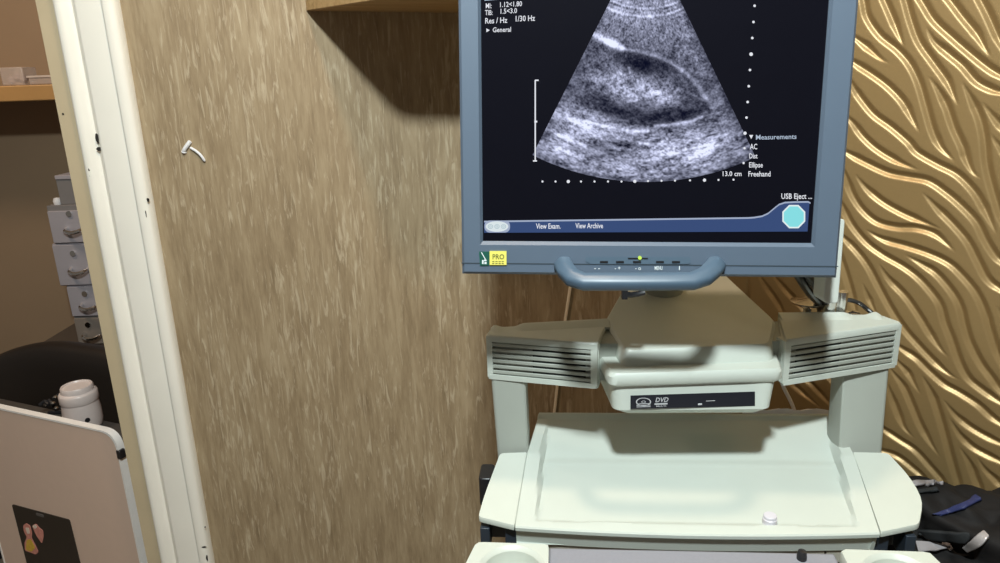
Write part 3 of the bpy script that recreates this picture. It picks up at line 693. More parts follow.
    at = me.color_attributes.new('scan', 'FLOAT_COLOR', 'POINT'); at.data.foreach_set('color', col.astype(np.float32).ravel())
    M = emis('scan_glow', (1, 1, 1, 1), 1.0); nt_ = M.node_tree
    an = nt_.nodes.new('ShaderNodeVertexColor'); an.layer_name = 'scan'
    nt_.links.new(an.outputs[0], nt_.nodes['Emission'].inputs[0]) if 'Emission' in nt_.nodes else None
    me.materials.append(M)
    o = bpy.data.objects.new('scan_image', me); COL.objects.link(o); o.parent = scr
    return tag(o, 'grey fan-shaped ultrasound picture on black')
scan()

E_TXT = emis('screen_white', (0.80, 0.82, 0.88, 1)); E_DIM = emis('screen_grey_blue', (0.42, 0.50, 0.62, 1))
E_BAR = emis('toolbar_blue', (0.042, 0.075, 0.19, 1)); E_LINE = emis('toolbar_edge', (0.36, 0.42, 0.56, 1))
E_CYAN = emis('cyan_button', (0.24, 0.72, 0.76, 1)); E_RIM = emis('button_rim', (0.75, 0.85, 0.85, 1)); E_OVAL = emis('oval_logo', (0.70, 0.78, 0.80, 1)); E_OVD = emis('oval_mark', (0.42, 0.55, 0.60, 1))
def poly(mb, pts, k):
    vs_ = [mb.bm.verts.new(sc(x, y, k)) for x, y in pts]
    return mb.face(vs_)
# toolbar with the stepped right end
bar = [(484, 221.5)] + [(484 + t * 264 / 12, 221.5 - t * 3.6 / 12) for t in range(1, 13)]
curve = [(754, 217.5), (762, 216.2), (768, 213.5), (774, 208.5), (779, 204.5), (785, 202.5), (795, 202.0), (808, 201.8), (810.5, 203), (809.5, 218), (808, 230.5), (806, 231.5)]
bot = [(806 - t * 320 / 14, 231.5 + t * 1.3 / 14) for t in range(1, 15)]
outl = bar + curve + bot + [(484, 231)]
mb = MB()
def ytop(x):
    T_ = bar + curve[:9]
    for (xa, ya), (xb, yb) in zip(T_, T_[1:]):
        if xa <= x <= xb: return ya + (yb - ya) * (x - xa) / max(1e-6, xb - xa)
    return 203.0
xs_ = [484 + (809.5 - 484) * k / 90 for k in range(91)]
ta = [mb.bm.verts.new(sc(x, ytop(x), 1)) for x in xs_]; tb = [mb.bm.verts.new(sc(x - (2.0 if k > 86 else 0), 232.8 - 1.3 * (x - 484) / 325, 1)) for k, x in enumerate(xs_)]
for k in range(90): mb.face([ta[k], ta[k + 1], tb[k + 1], tb[k]])
mb.build('toolbar', E_BAR, scr, flat=True)
mb = MB(); top = bar + curve[:-3]
L1 = [mb.bm.verts.new(sc(x, y - .7, 2)) for x, y in top]; L2 = [mb.bm.verts.new(sc(x, y + .9, 2)) for x, y in top]
for i in range(len(top) - 1): mb.face([L1[i], L1[i + 1], L2[i + 1], L2[i]])
mb.build('toolbar_edge', E_LINE, scr, flat=True)
mb = MB(); n = 28
poly(mb, rrect(484.5, 510, 220.5, 232.5, 5), 2); mb.mi = 1
poly(mb, [(497 + 11.3 * math.cos(2 * math.pi * k / n), 226.5 + 5.3 * math.sin(2 * math.pi * k / n)) for k in range(n)], 3); mb.mi = 2
for cx in (490.5, 497, 503.5):
    for r0, r1 in ((2.6, 1.9), (1.2, 0.6)):
        a = [mb.bm.verts.new(sc(cx + r0 * math.cos(2 * math.pi * k / n), 226.5 + .9 * r0 * math.sin(2 * math.pi * k / n), 4)) for k in range(n)]
        c = [mb.bm.verts.new(sc(cx + r1 * math.cos(2 * math.pi * k / n), 226.5 + .9 * r1 * math.sin(2 * math.pi * k / n), 4)) for k in range(n)]
        for k in range(n): mb.face([a[k], a[(k + 1) % n], c[(k + 1) % n], c[k]])
mb.build('oval_logo', [E_LINE, E_OVAL, E_OVD], scr, flat=True)
mb = MB(); o8 = lambda r: [(793.8 + r * math.cos(R(22.5 + 45 * k)), 216.6 + r * 1.02 * math.sin(R(22.5 + 45 * k))) for k in range(8)]
poly(mb, o8(12.4), 2); mb.mi = 1; poly(mb, o8(10.8), 3); mb.build('octagon_button', [E_RIM, E_CYAN], scr, flat=True)
# lettering
def line(s, px, py, h, w, slope=0.0, m=None):
    mb = MB(); add_text(mb, s, h, lambda x, y: sc(px + x, py - y - slope * x, 3), w); mb.build('screen_text', m or E_TXT, scr, flat=True)
line('MI:', 485.5, 8.2, 5.0, 6.0); line('1.12<1.80', 499, 7.2, 5.0, 23, .05)
line('TIB:', 485, 15.0, 5.0, 7.5); line('1.5<3.0', 499.5, 13.8, 5.0, 17.5, .05)
line('Res / Hz', 484.8, 23.6, 5.6, 22.5, .04); line('1/30 Hz', 514.5, 21.5, 5.6, 20.5, .04); line('General', 492.5, 32.2, 4.8, 18.5, .03)
mb = MB(); poly(mb, [(486.4, 28.4), (486.4, 32.2), (489.8, 30.2)], 3); mb.build('screen_arrow', E_TXT, scr, flat=True)
line('13.0 cm', 721.5, 176.0, 4.8, 20); line('AC', 750, 149.2, 5.4, 7.2); line('Dist', 749, 158.4, 5.0, 8.5); line('Ellipse', 748.8, 167.4, 5.2, 14); line('Freehand', 748, 176.4, 5.2, 22.5)
line('USB Eject ...', 781, 198.8, 5.4, 31); line('View Exam.', 536, 228.6, 5.2, 24.5); line('View Archive', 575.5, 228.2, 5.2, 27.5)
mb = MB(); poly(mb, [(749.2, 135.0), (753.2, 135.0), (751.2, 139.0)], 3); mb.build('screen_arrow', E_TXT, scr, flat=True)
line('Measurements', 755.5, 139.6, 4.8, 41, .02, E_DIM)
mb = MB(); poly(mb, [(484.5, 0.8), (510.5, -1.5), (510.5, -4), (484.5, -4)], 3)
mb.build('status_bar', E_DIM, scr, flat=True)
# depth dots, horizontal dots and the side bracket
mb = MB()
def dot(x, y, r): poly(mb, [(x + r * math.cos(2 * math.pi * k / 8), y + r * math.sin(2 * math.pi * k / 8)) for k in range(8)], 3)
for k, y in enumerate((5.8, 22, 38, 54.2, 70, 86.2, 102, 117.6)): dot(754.6 - k * 1.16, y, 1.9 if k == 3 else 1.35)
dot(745, 133.2, 1.7); dot(744.5, 148.2, 1.2); dot(743.6, 163, 1.2)
for k, x in enumerate((542.5, 555.5, 568.3, 581, 594.5, 608, 621.5, 634.8, 648, 661.5, 675, 690, 704.5, 718.5, 733.5)): dot(x, 181.9 - 1.6 * max(0, (k - 6)) / 7 - 0.4, 1.7 if k in (2, 7, 12) else 1.05)
for x0, x1, y0, y1 in ((534.6, 535.9, 80, 161), (535, 538.6, 79.6, 81), (533, 537, 160.2, 161.6), (534.4, 537.2, 120.6, 122.6)): poly(mb, [(x0, y0), (x1, y0), (x1, y1), (x0, y1)], 3)
mb.build('depth_marks', E_TXT, scr, flat=True)

# badge, button strip, indicator, printing under the buttons
def bz(px, py, k=1): return sp(px, py, 0.0002 * k)
mb = MB()
def slab(pts, a, c): mb.loft([[sp(x, y, a) for x, y in pts], [sp(x, y, c) for x, y in pts]])
slab([(479, 251.5), (489.5, 251.5), (489, 265.5), (480, 265.5)], -0.001, 0.0012); mb.mi = 1
slab([(489.6, 251), (506.5, 251), (506.5, 265), (489.6, 265)], -0.001, 0.0016); mb.mi = 2
add_text(mb, 'PRO', 5.0, lambda x, y: sp(492.2 + x, 259.2 - y, 0.0018), 12); 
for yy in (261.2, 263.2):
    for x0 in (492.2, 495.4, 498.6, 501.6): 
        mb.face([mb.bm.verts.new(sp(x, y, 0.0018)) for x, y in ((x0, yy), (x0 + 2.2, yy), (x0 + 2.2, yy + .8), (x0, yy + .8))])
mb.mi = 3
mb.face([mb.bm.verts.new(sp(x, y, 0.0014)) for x, y in ((481, 252.5), (481.8, 252.2), (486.3, 260), (485.4, 260.2))])
for x0, y0, x1, y1 in ((482, 260, 483.6, 264), (484, 259.6, 486.4, 261.2), (484.4, 262, 486.6, 264)): mb.face([mb.bm.verts.new(sp(x, y, 0.0014)) for x, y in ((x0, y0), (x1, y0), (x1, y1), (x0, y1))])
mb.build('badge', [GRN, YEL, DARKTXT, PALEPRT], bez, flat=True)
mb = MB(); slab(round_poly([(585.5, 256.8), (690.5, 256.8), (690.5, 263.4), (688, 264), (590, 264), (585.5, 261)], 1.5, 3), -0.002, 0.0008)
stp = mb.build('button_strip', mat('dark_blue_strip', (0.075, 0.115, 0.16, 1), 0.4), bez)
mb = MB()
for x in (604, 620, 637, 660, 676): slab([(x - 4, 261.0), (x + 4, 261.0), (x + 4, 263.0), (x - 4, 263.0)], 0.0006, 0.0014)
slab([(628, 257.8), (648, 257.8), (648, 259.2), (628, 259.2)], 0.0006, 0.0012)
mb.build('button', BLK, stp)
mb = MB(); mb.lathe([(0.0021, -0.001), (0.0021, 0.0012), (0.0, 0.0018)], (0, 0, 0), 14, Matrix.Translation(sp(639.8, 257.8, 0.001)) @ Matrix.Rotation(R(90), 4, 'X')); tag(mb.build('indicator_light', emis('green_led', (0.55, 0.8, 0.12, 1), 1.2), stp), 'small yellow-green power light')
mb = MB()
for s, x, w in (('- -', 594, 6), ('- +', 614.5, 6), ('- o', 635, 6), ('MENU', 654.5, 8), ('I', 678.5, 1.4)): add_text(mb, s, 4.0, lambda X, Y, x=x: sp(x + X, 270.0 - Y, 0.0006), w)
mb.build('button_print', PALEPRT, bez, flat=True)

# blue grab handle below the buttons
hp = [sp(564, 265, -0.004), sp(566, 268, 0.006), sp(571, 275, 0.020), sp(581, 281.5, 0.028), sp(600, 283, 0.031), sp(640, 283.5, 0.032), sp(676, 283, 0.031), sp(694, 281, 0.028), sp(706, 274, 0.020), sp(713, 268, 0.006), sp(716, 265, -0.004)]
hp = [sp(562, 264, -0.004), sp(563, 266, 0.004), sp(565.5, 271, 0.014), sp(572, 278, 0.023), sp(584, 282, 0.028), sp(615, 281.8, 0.029), sp(640, 281.8, 0.029), sp(665, 281.6, 0.029), sp(692, 281.4, 0.028), sp(705, 277, 0.023), sp(713, 270, 0.014), sp(716, 266, 0.004), sp(717, 264, -0.004)]
mb = MB(); rings = []
for i, p_ in enumerate(hp):
    t = (hp[min(i + 1, len(hp) - 1)] - hp[max(i - 1, 0)]).normalized()
    up_ = Vector((0, 0, 1)); a_ = t.cross(up_); a_ = Vector((0, -1, 0)) if a_.length < .2 else a_.normalized()
    if a_.y > 0: a_ = -a_
    c_ = a_.cross(t).normalized(); c_ = c_ if c_.z > -0.01 else -c_
    rings.append([p_ + a_ * u + c_ * v for u, v in round_poly([(-.009, -.0095), (.007, -.0095), (.011, .0005), (.003, .0100), (-.009, .0100)], .004, 3)])
mb.loft(rings); mb.build('handle', HND, mon, bevel=0, angle=32)

# rear shell, lower service tab and neck socket
mb = MB(); mb.loft([[(x, y, z) for x, z in rrect(-HW * .80, HW * .96, -.002, MH * .93, .02)] for y in (0.047, )] + [[(x, 0.075, z) for x, z in rrect(-HW * .78, HW * .96, -.010, MH * .91, .02)], [(x, 0.125, z) for x, z in rrect(-HW * .55, HW * .62, .03, MH * .75, .03)]]); mb.build('rear_shell', LEG, mon, angle=40)
t0 = sp(821, 282, -0.06); t1 = sp(834, 301, -0.06)
zt_ = sp(843, 218, -0.06).z
mb = MB(); mb.loft([[(x, y, z) for x, z in round_poly([(t0.x, t1.z), (t1.x, t1.z), (t1.x, zt_), (HW - .05, zt_), (HW - .05, .012), (t0.x, .006)], [.006, .004, .004, .003, .003, .003], 3)] for y in (0.046, 0.085)]); mb.build('service_tab', LEG, mon, bevel=0.001)
mb = MB(); mb.tube([sp(624, 294, -.02), sp(631, 295, -.024), sp(638, 294, -.02), sp(645, 292, -.02)], .0035, 8); mb.box(tuple(sp(621, 297, -.03)), tuple(sp(628, 288, -.015))); mb.build('connector', BLK, mon)
# cables
def cable(name, label, pts, r, m, group=None):
    b_ = MB(); b_.tube(catmull(pts, 6), r, 10); return alone(b_, name, m, label, 'cable', group)
w = lambda px, py, Y: tuple(atY(px, py, Y))
CABM = mat('black_cable', (0.012, 0.011, 0.010, 1), 0.4)
cable('monitor_cable', 'thick black cable dropping from behind the monitor, the left one of the pair', [w(790, 262, .875), w(799, 277, .885), w(809, 292, .92), w(819, 304, .985), w(822, 316, 1.02)], .0055, CABM)
cable('monitor_cable', 'thick black cable dropping from behind the monitor, the right one of the pair', [w(801, 262, .875), w(809, 277, .885), w(819, 291, .92), w(826, 302, .985), w(829, 316, 1.02)], .0055, CABM)
cable('looped_cable', 'thin black cable arching over the notch of the right vented arm', [w(833, 314, 1.02), w(837, 303, 1.01), w(847, 299.8, 1.005), w(859, 303, 1.0), w(867, 309, .995), w(875, 316, .99), w(879, 324, 1.02)], .0032, CABM)
CREAM = mat('cream_cable', (0.80, 0.68, 0.52, 1), 0.5)
cable('wall_cable', 'thin cream cable hanging down the brown wall behind the left arm', [w(577, 240, 1.385), w(570.5, 285, 1.385), w(566, 315, 1.385), w(560, 360, 1.385), w(554, 415, 1.385), w(545, 480, 1.385)], .0032, CREAM)
cable('white_cable', 'thin white cable looping down behind the right side of the disc drive', [w(778, 372, 1.05), w(784, 388, 1.04), w(791, 402, 1.04), w(796, 415, 1.045), w(800, 425, 1.06)], .0030, WHT)
b = MB(); n_ = 14
rows = []
for j in range(7):
    rows.append([b.bm.verts.new(CM @ Vector((0.12 + 0.150 * i / n_, 0.236 + 0.045 * j / 6, 0.9008 + 0.034 * math.sin(math.pi * min(1, j / 4.5)) + 0.004 * math.sin(i * .7 + j * .4) ** 2))) for i in range(n_ + 1)])
for j in range(6):
    for i in range(n_): b.face([rows[j][i], rows[j][i + 1], rows[j + 1][i + 1], rows[j + 1][i]])
o = alone(b, 'tissue_sheet', PAPR, 'rumpled white sheet of paper on the back deck behind the right of the tray', 'paper')
so = o.modifiers.new('thick', 'SOLIDIFY'); so.thickness = 0.0008; so.offset = 1

# ---------------------------------------------------------------- through the doorway
OFF = mat('pink_beige_panel', (0.66, 0.485, 0.385, 1), 0.55, var=0.03, scale=40)
EDGE = mat('cream_edge_trim', (0.82, 0.78, 0.74, 1), 0.4)
ZT = 0.687
pr = Vector((-0.892, 1.494, 0)); pl_ = Vector((-1.40, 1.712, 0))
dv = (pl_ - pr).normalized(); Lp = (pl_ - pr).length
PM = Matrix((-dv, Vector((-(-dv).y, (-dv).x, 0)), Vector((0, 0, 1)))).transposed().to_4x4(); PM.translation = pr
panel = thing('partition_panel', 'pink-beige partition panel with a rounded white-edged corner, standing just inside the doorway', 'panel', M=PM)
out = [(0.0, 0.0), (-Lp, 0.0), (-Lp, ZT), (0.0, ZT)]
P2 = round_poly(out, [.004, .004, .03, .045], 8)
P3 = [(-Lp / 2 + (x + Lp / 2) * (1 - .010 / Lp), z if z < .02 else z - .005) for x, z in P2]
mb = MB(); mb.loft([[(x, 0.0, z) for x, z in P3], [(x, 0.014, z) for x, z in P3]]); mb.build('board', OFF, panel, angle=30)
mb = MB()
rings = []
for (x, z), (xi, zi) in zip(P2, P3):
    rings.append([(x, -0.0015, z), (x, 0.016, z), (xi - (x > -Lp / 2) * .001, 0.016, zi - .001), (xi, -0.0015, zi)])
rings.append(rings[0]); mb.loft(rings, cap=False); mb.build('edge_trim', EDGE, panel, angle=40)
PI_ = PM.inverted()
def pp(px, py, d):
    n = PM.to_3x3() @ Vector((0, -1, 0)); o = PM @ Vector((0, -d, 0)); r = ray(px, py)
    return PI_ @ (EYE + r * ((o - EYE).dot(n) / r.dot(n)))
a0, a1, a2 = pp(12.5, 504, 0), pp(70, 519.5, 0), pp(80.5, 563, 0)
card = [(a0.x, a0.z), (a1.x, a1.z), ((a1.x + a2.x) / 2 + .004, a1.z - 0.26), (a0.x, a0.z - 0.26)]
mb = MB(); mb.loft([[(x, y, z) for x, z in round_poly(card, .006, 4)] for y in (0.0005, -0.0022)])
brd = mb.build('black_card', mat('black_card', (0.022, 0.016, 0.012, 1), 0.5), panel)
mb = MB(); g = pp(40, 515, 0.0025); mb.loft([[(g.x + x, y, g.z + z) for x, z in rrect(-.014, .014, -.004, .004, .003)] for y in (-.002, -.0035)]); mb.build('slot', mat('grey_slot', (0.10, 0.09, 0.085, 1), 0.5), brd)
STK = [mat('sticker_pink', (0.62, 0.25, 0.20, 1), 0.5, var=.3, scale=120), mat('sticker_yellow', (0.62, 0.40, 0.05, 1), 0.5, var=.3, scale=120), mat('sticker_cream', (0.75, 0.62, 0.52, 1), 0.5)]
mb = MB()
def st(pts, y0, y1): mb.loft([[tuple(Vector((pp(x, y, 0).x, yy, pp(x, y, 0).z))) for x, y in pts] for yy in (y0, y1)])
st(round_poly([(24, 525), (27, 522.5), (31, 525), (33, 532), (32.5, 537), (36, 544), (39.5, 551), (37, 554), (32, 552), (26, 550), (25.5, 542), (28, 536.5), (25, 531)], 1.5, 3), -.002, -.003); mb.mi = 1
st(round_poly([(28, 539), (32, 538.5), (36.5, 547), (33, 551), (27, 549)], 1.5, 3), -.0028, -.0036); mb.mi = 2
st(round_poly([(26.5, 527), (30, 527), (31, 533), (28.5, 533)], 1, 3), -.0028, -.0036)
mb.build('sticker', [STK[0], STK[1], STK[2]], brd)
mb = MB(); mb.mi = 0
st(round_poly([(33, 525), (37, 523), (40, 527), (44, 530), (44.5, 536), (43, 543), (38, 536), (35.5, 531)], 1.5, 3), -.002, -.003); mb.mi = 2
st(round_poly([(33.5, 525.2), (36.5, 523.6), (38.5, 526.5), (36, 528.5)], 1, 3), -.0028, -.0036)
tag(mb.build('sticker', [STK[0], STK[1], STK[2]], brd), 'pink pointed sticker')
# small black clip at the panel's right edge
mb = MB(); c = pp(122, 455, 0); mb.box((-.006, -.004, c.z - .011), (.006, .012, c.z + .011)); mb.build('edge_clip', BLK, panel, bevel=.002)

# desk behind the panel
DZ = 0.586
b = MB(); DM = PM @ Matrix.Translation((0, 0.03, 0))
desk = thing('desk', 'dark grey desk behind the partition panel', 'desk', M=DM)
mb = MB(); mb.box((-0.95, 0.0, DZ - 0.03), (-0.02, 0.15, DZ)); mb.build('desk_top', mat('charcoal_desk', (0.055, 0.048, 0.042, 1), 0.5), desk, bevel=.004)
for x, y in ((-0.9, .04), (-0.07, .04), (-0.9, .12), (-0.07, .12)):
    mb = MB(); mb.box((x - .02, y - .02, 0), (x + .02, y + .02, DZ - .03)); mb.build('leg', BLK, desk, bevel=.003)
# lidded jar
jp = atZ(85, 425.5, DZ)
JM = mat('pink_white_ceramic', (0.66, 0.56, 0.52, 1), 0.35)
jar = thing('jar', 'squat pinkish-white screw-top jar with a black dot on the desk', 'jar', tuple(jp)); JS = 0.86
mb = MB(); mb.lathe([(.042, 0), (.050, .003), (.054, .02), (.0535, .05), (.0505, .078), (.050, .082), (.0, .082)], (0, 0, 0), 40); bmesh.ops.scale(mb.bm, vec=(JS, JS, JS * 1.06), verts=mb.bm.verts); mb.build('body', JM, jar)
mb = MB(); mb.lathe([(.0515, .079), (.0535, .083), (.0535, .104), (.051, .109), (.0455, .112), (.0450, .124), (.0425, .128), (.0395, .128), (.037, .124), (.0, .1235)], (0, 0, 0), 40); bmesh.ops.scale(mb.bm, vec=(JS, JS, JS * 1.06), verts=mb.bm.verts); mb.build('lid', JM, jar)
toEye = Vector((EYE.x - jp.x, EYE.y - jp.y, 0)).normalized(); sd = Vector((-toEye.y, toEye.x, 0))
a = math.atan2(toEye.y, toEye.x) + R(10)
mb = MB(); mb.lathe([(.0075, 0), (.0075, .0025), (.0, .003)], (0, 0, 0), 18, Matrix.Translation((.0515 * math.cos(a), .0515 * math.sin(a), .037)) @ Matrix.Rotation(a, 4, 'Z') @ Matrix.Rotation(R(90), 4, 'Y')); bmesh.ops.scale(mb.bm, vec=(JS, JS, JS), verts=mb.bm.verts); mb.build('black_dot', BLK, jar)
# trinket beside the jar: small black-and-chrome bunch
kp = atZ(56, 414, DZ)
tr = thing('key_bunch', 'small bunch of dark and shiny metal bits on the desk left of the jar', 'keys', tuple(kp))
mb = MB()
for k in range(7):
    rr = random.Random(k); x, y, z = rr.uniform(-.03, .03), rr.uniform(-.02, .02), .012 + k * .006
    mb.tube([(x - .012, y, z), (x, y + .006, z + .008), (x + .014, y - .004, z + .002)], .005, 8)
mb.tube([(-.02, 0, .004), (.02, .004, .004)], .006, 8); mb.build('dark_links', BLK, tr)
mb = MB()
for k in range(4):
    rr = random.Random(20 + k); x, y, z = rr.uniform(-.022, .012), rr.uniform(-.02, .0), .022 + k * .010
    mb.lathe([(.004, -.003), (.0065, 0), (.004, .003)], (x, y, z), 12)
mb.build('shiny_links', CHR, tr)

# black chair behind the desk
def chair_back():
    rows = []; mb = MB()
    nx, nz = 34, 16
    c0 = atY(112, 345, 2.02); c1 = atY(-30, 345, 2.22)
    ax = Vector((c1.x - c0.x, c1.y - c0.y, 0)); W = ax.length; ax.normalize(); nrm = Vector((ax.y, -ax.x, 0)); nrm = nrm if nrm.y < 0 else -nrm
    c0 = c0 - ax * 0.18; W += .18
    def ring(u):
        s = u * 2 - 1
        zt_ = 0.675 - 0.115 * max(0, (s - .05)) ** 2.2 - 0.05 * max(0, -s - .2) ** 2
        bulge = 0.05 * (1 - s * s)
        p = c0 + ax * (W * u); r_ = []
        for f, d in ((0, .0), (.02, .035), (.3, .055), (.8, .05), (.95, .04), (1.0, .015), (1.0, -.02), (.94, -.05), (.5, -.06), (.02, -.05)):
            z = 0.36 + (zt_ - 0.36) * f
            q = p + nrm * (d * (1 - s ** 6 * .9) - bulge); r_.append((q.x, q.y, z))
        return r_
    mb.loft([ring(k / 36) for k in range(37)]); return mb, c0 + ax * (W / 2)
mb, cc = chair_back()
ch = thing('office_chair', 'black leather office chair with a broad rounded back, behind the desk', 'chair', (cc.x, cc.y + .12, 0))
mb.build('backrest', mat('black_leather', (0.013, 0.009, 0.007, 1), 0.45, bump=.1, scale=80), ch, world=True, subsurf=1, angle=80)
LEA = bpy.data.materials['black_leather']
mb = MB(); mb.loft([sec([(-.26, -.13), (.26, -.13), (.26, .10), (-.26, .10)], z, .06) for z in (.34, .35, .42, .43)]); mb.build('seat', LEA, ch, bevel=.01)
mb = MB(); mb.lathe([(.03, .06), (.03, .34)], (0, .03, 0), 16); mb.build('column', BLK, ch)
for k in range(5):
    a = 2 * math.pi * k / 5; mb = MB(); mb.tube([(0, .03, .10), (.16 * math.cos(a), .03 + .16 * math.sin(a), .05)], [.025, .018], 8); mb.lathe([(.03, 0), (.03, .03)], (.16 * math.cos(a), .03 + .16 * math.sin(a), 0.0), 12); mb.build('leg', BLK, ch)

# stack of lavender-grey metal drawer boxes against the office wall
DRW = mat('lavender_grey_metal', (0.40, 0.37, 0.40, 1), 0.45, metal=0.15); DRW2 = mat('grey_box_lid', (0.20, 0.185, 0.18, 1), 0.5); BRN = mat('taupe_box', (0.22, 0.18, 0.15, 1), 0.6)
SY = 2.46
def zb(px, py): return atY(px, py, SY).z
X0 = atY(50, 222, SY).x
levels = [  # y pixel top, bottom, left px at middle, label, kind
    (206, 243, 49.5, 'lavender-grey metal drawer box with a lid, the uppermost and widest of the stack', 0),
    (244, 284, 55.5, 'lavender-grey metal drawer box second from the top of the stack', 1),
    (286, 316, 69.0, 'narrow lavender-grey metal drawer box third from the top of the stack', 1),
    (317, 345, 76.0, 'dull grey drawer box at the bottom of the stack, just above the black chair', 2)]
stand_top = zb(80, 345) - 0.0
b = MB(); cab = thing('low_cabinet', 'dark low cabinet under the stack of drawer boxes', 'cabinet', (X0 + .25, SY + .16, 0))
mb = MB(); mb.box((-.40, -.17, .04), (.34, .17, zb(80, 345))); mb.build('carcass', mat('dark_cabinet', (0.08, 0.06, 0.045, 1), 0.6), cab, bevel=.004)
mb = MB(); mb.box((-.38, -.15, 0), (.32, .15, .04)); mb.build('plinth', BLK, cab)
zprev = zb(80, 345)
for (yt, yb, xl, lab, k) in levels[::-1]:
    z1_ = zb(xl, yt) ; x0 = atY(xl, (yt + yb) / 2, SY).x; x1 = X0 + 0.34
    h = z1_ - zprev
    t = thing('drawer_box', lab, 'drawer unit', (x0, SY, zprev), group='grey metal drawer boxes in the office')
    mb = MB(); mb.box((0, 0.004, 0), (x1 - x0, .26, h)); mb.build('case', DRW2 if k != 1 else DRW, t, bevel=.002)
    mb = MB(); top = h - (.018 if k == 0 else .004)
    mb.box((.004, -0.006, .004), (x1 - x0 - .004, 0.006, top)); dr = mb.build('drawer', DRW if k < 2 else BRN, t, bevel=.002)
    hx = atY({0: 77, 1: 81, 2: 95}[k] if yt != 286 else 92, (yt + yb) / 2 + 5, SY).x - x0; hz = h * .42
    mb = MB(); mb.tube(catmull([(hx - .032, -.004, hz), (hx - .026, -.026, hz - .006), (hx, -.034, hz - .012), (hx + .026, -.026, hz - .006), (hx + .032, -.004, hz)], 4), .007, 8)
    mb.build('handle', CHR, dr)
    mb = MB(); mb.lathe([(.010, 0), (.010, .006)], (0, 0, 0), 14, Matrix.Translation((hx - .012, -.005, min(hz + .055, h - .028))) @ Matrix.Rotation(R(90), 4, 'X')); mb.build('lock', CHR, dr)
    zprev = z1_
# small box on the stack
x0 = atY(55, 200, SY).x
t = thing('storage_box', 'small grey open box standing on top of the drawer stack', 'box', (x0 + .004, SY, zprev), group=None)
hh = zb(54, 178) - zprev
mb = MB(); mb.box((0, 0.02, 0), (.25, .20, hh)); mb.build('case', DRW2, t, bevel=.002)
mb = MB(); mb.box((.0, 0.016, hh - .008), (.25, .204, hh + .006)); mb.build('rim', DRW, t, bevel=.002)
b = MB(); b.tube(catmull([(x0 + .055, SY + .05, zprev + hh + .015), (x0 + .08, SY + .012, zprev + hh + .014), (x0 + .12, SY - .004, zprev + hh - .01), (x0 + .17, SY + .0, zprev + hh + .012)], 5), .006, 8)
alone(b, 'black_strap', BLK, 'black strap draped over the rim of the small grey box', 'strap')
b = MB(); xa = atY(46.5, 200, SY).x
b.lathe([(.012, 0), (.014, .012), (.010, .022), (.0, .024)], (xa + .018, SY + .03, zprev), 14); 
alone(b, 'bottle_cap', WHT, 'tiny pale cap on the lid of the top drawer box, left of the small box', 'cap')

# amber wooden shelf on the office wall with clear plastic packs
SF = 2.50
zt_ = atY(30, 85, SF).z; zb_ = atY(30, 101, SF).z
b = MB(); b.box((-3.0, SF, zb_), (-1.20, 2.80, zt_)); alone(b, 'office_shelf', SHELFO, 'amber wooden shelf on the brown office wall seen through the doorway', 'shelf', bevel=.004)
CLR = mat('cloudy_clear_plastic', (0.62, 0.52, 0.46, 1), 0.25, alpha=0.45)
PNK = mat('pink_beige_content', (0.48, 0.36, 0.31, 1), 0.6, var=.3, scale=40)
x0 = atY(4, 76, SF + .06).x; x1 = atY(27, 76, SF + .06).x; h = atY(20, 67, SF + .06).z - zt_
pk = thing('clear_pack', 'taller cloudy clear pack of small items on the amber shelf', 'plastic box', ((x0 + x1) / 2, SF + .08, zt_), group=None)
W2 = (x1 - x0) / 2
mb = MB(); mb.box((-W2, -.04, 0), (W2, .04, h)); mb.build('box', CLR, pk, bevel=.004)
mb = MB()
for k in range(5): mb.lathe([(.004, .004), (.012, .008), (.012, .022), (.004, .03)], (-W2 + .018 + k * (2 * W2 - .036) / 4, -.01 + .01 * (k % 2), 0.002 + .006 * (k % 3)), 12)
mb.build('contents', PNK, pk)
x2 = atY(60, 76, SF + .06).x; h2 = atY(40, 75.5, SF + .06).z - zt_
pk = thing('clear_tray', 'lower clear plastic tray on the amber shelf, right of the taller pack', 'plastic box', ((x1 + x2) / 2 + .008, SF + .09, zt_))
W2 = (x2 - x1) / 2 - .006
mb = MB(); mb.box((-W2, -.05, 0), (W2, .05, h2)); mb.build('box', CLR, pk, bevel=.004)
mb = MB(); mb.box((-W2 - .003, -.053, h2 - .006), (W2 + .003, .053, h2)); mb.build('rim', mat('pale_rim', (0.55, 0.46, 0.40, 1), .4), pk)

# ---------------------------------------------------------------- black backpack and cloth heap by the gold wall
BAGM = mat('black_nylon', (0.010, 0.009, 0.009, 1), 0.75, var=.3, scale=25, bump=.5, spec=.2)
BAG2 = mat('charcoal_nylon', (0.022, 0.024, 0.026, 1), 0.75, var=.2, scale=60, bump=.3, spec=.2)
BLU = mat('navy_blue_trim', (0.018, 0.026, 0.095, 1), 0.6); GRY = mat('grey_lining', (0.27, 0.245, 0.25, 1), 0.7, var=.15, scale=60); SIL = mat('silver_film', (0.42, 0.39, 0.39, 1), 0.3, metal=.3, bump=.5, scale=50)
bench = thing('couch', 'dark padded couch under the black backpack', 'couch', (0.76, 0.71, 0), R(-45))
mb = MB(); mb.loft([sec([(-.25, -.16), (.60, -.16), (.60, .18), (-.25, .18)], z, .03) for z in (.58, .59, .635, .645)]); mb.build('seat', BAG2, bench, bevel=.006)
for x, y in ((-.18, -.12), (.55, -.12), (-.18, .14), (.55, .14)):
    mb = MB(); mb.box((x - .02, y - .02, 0), (x + .02, y + .02, .58)); mb.build('leg', BLK, bench, bevel=.003)
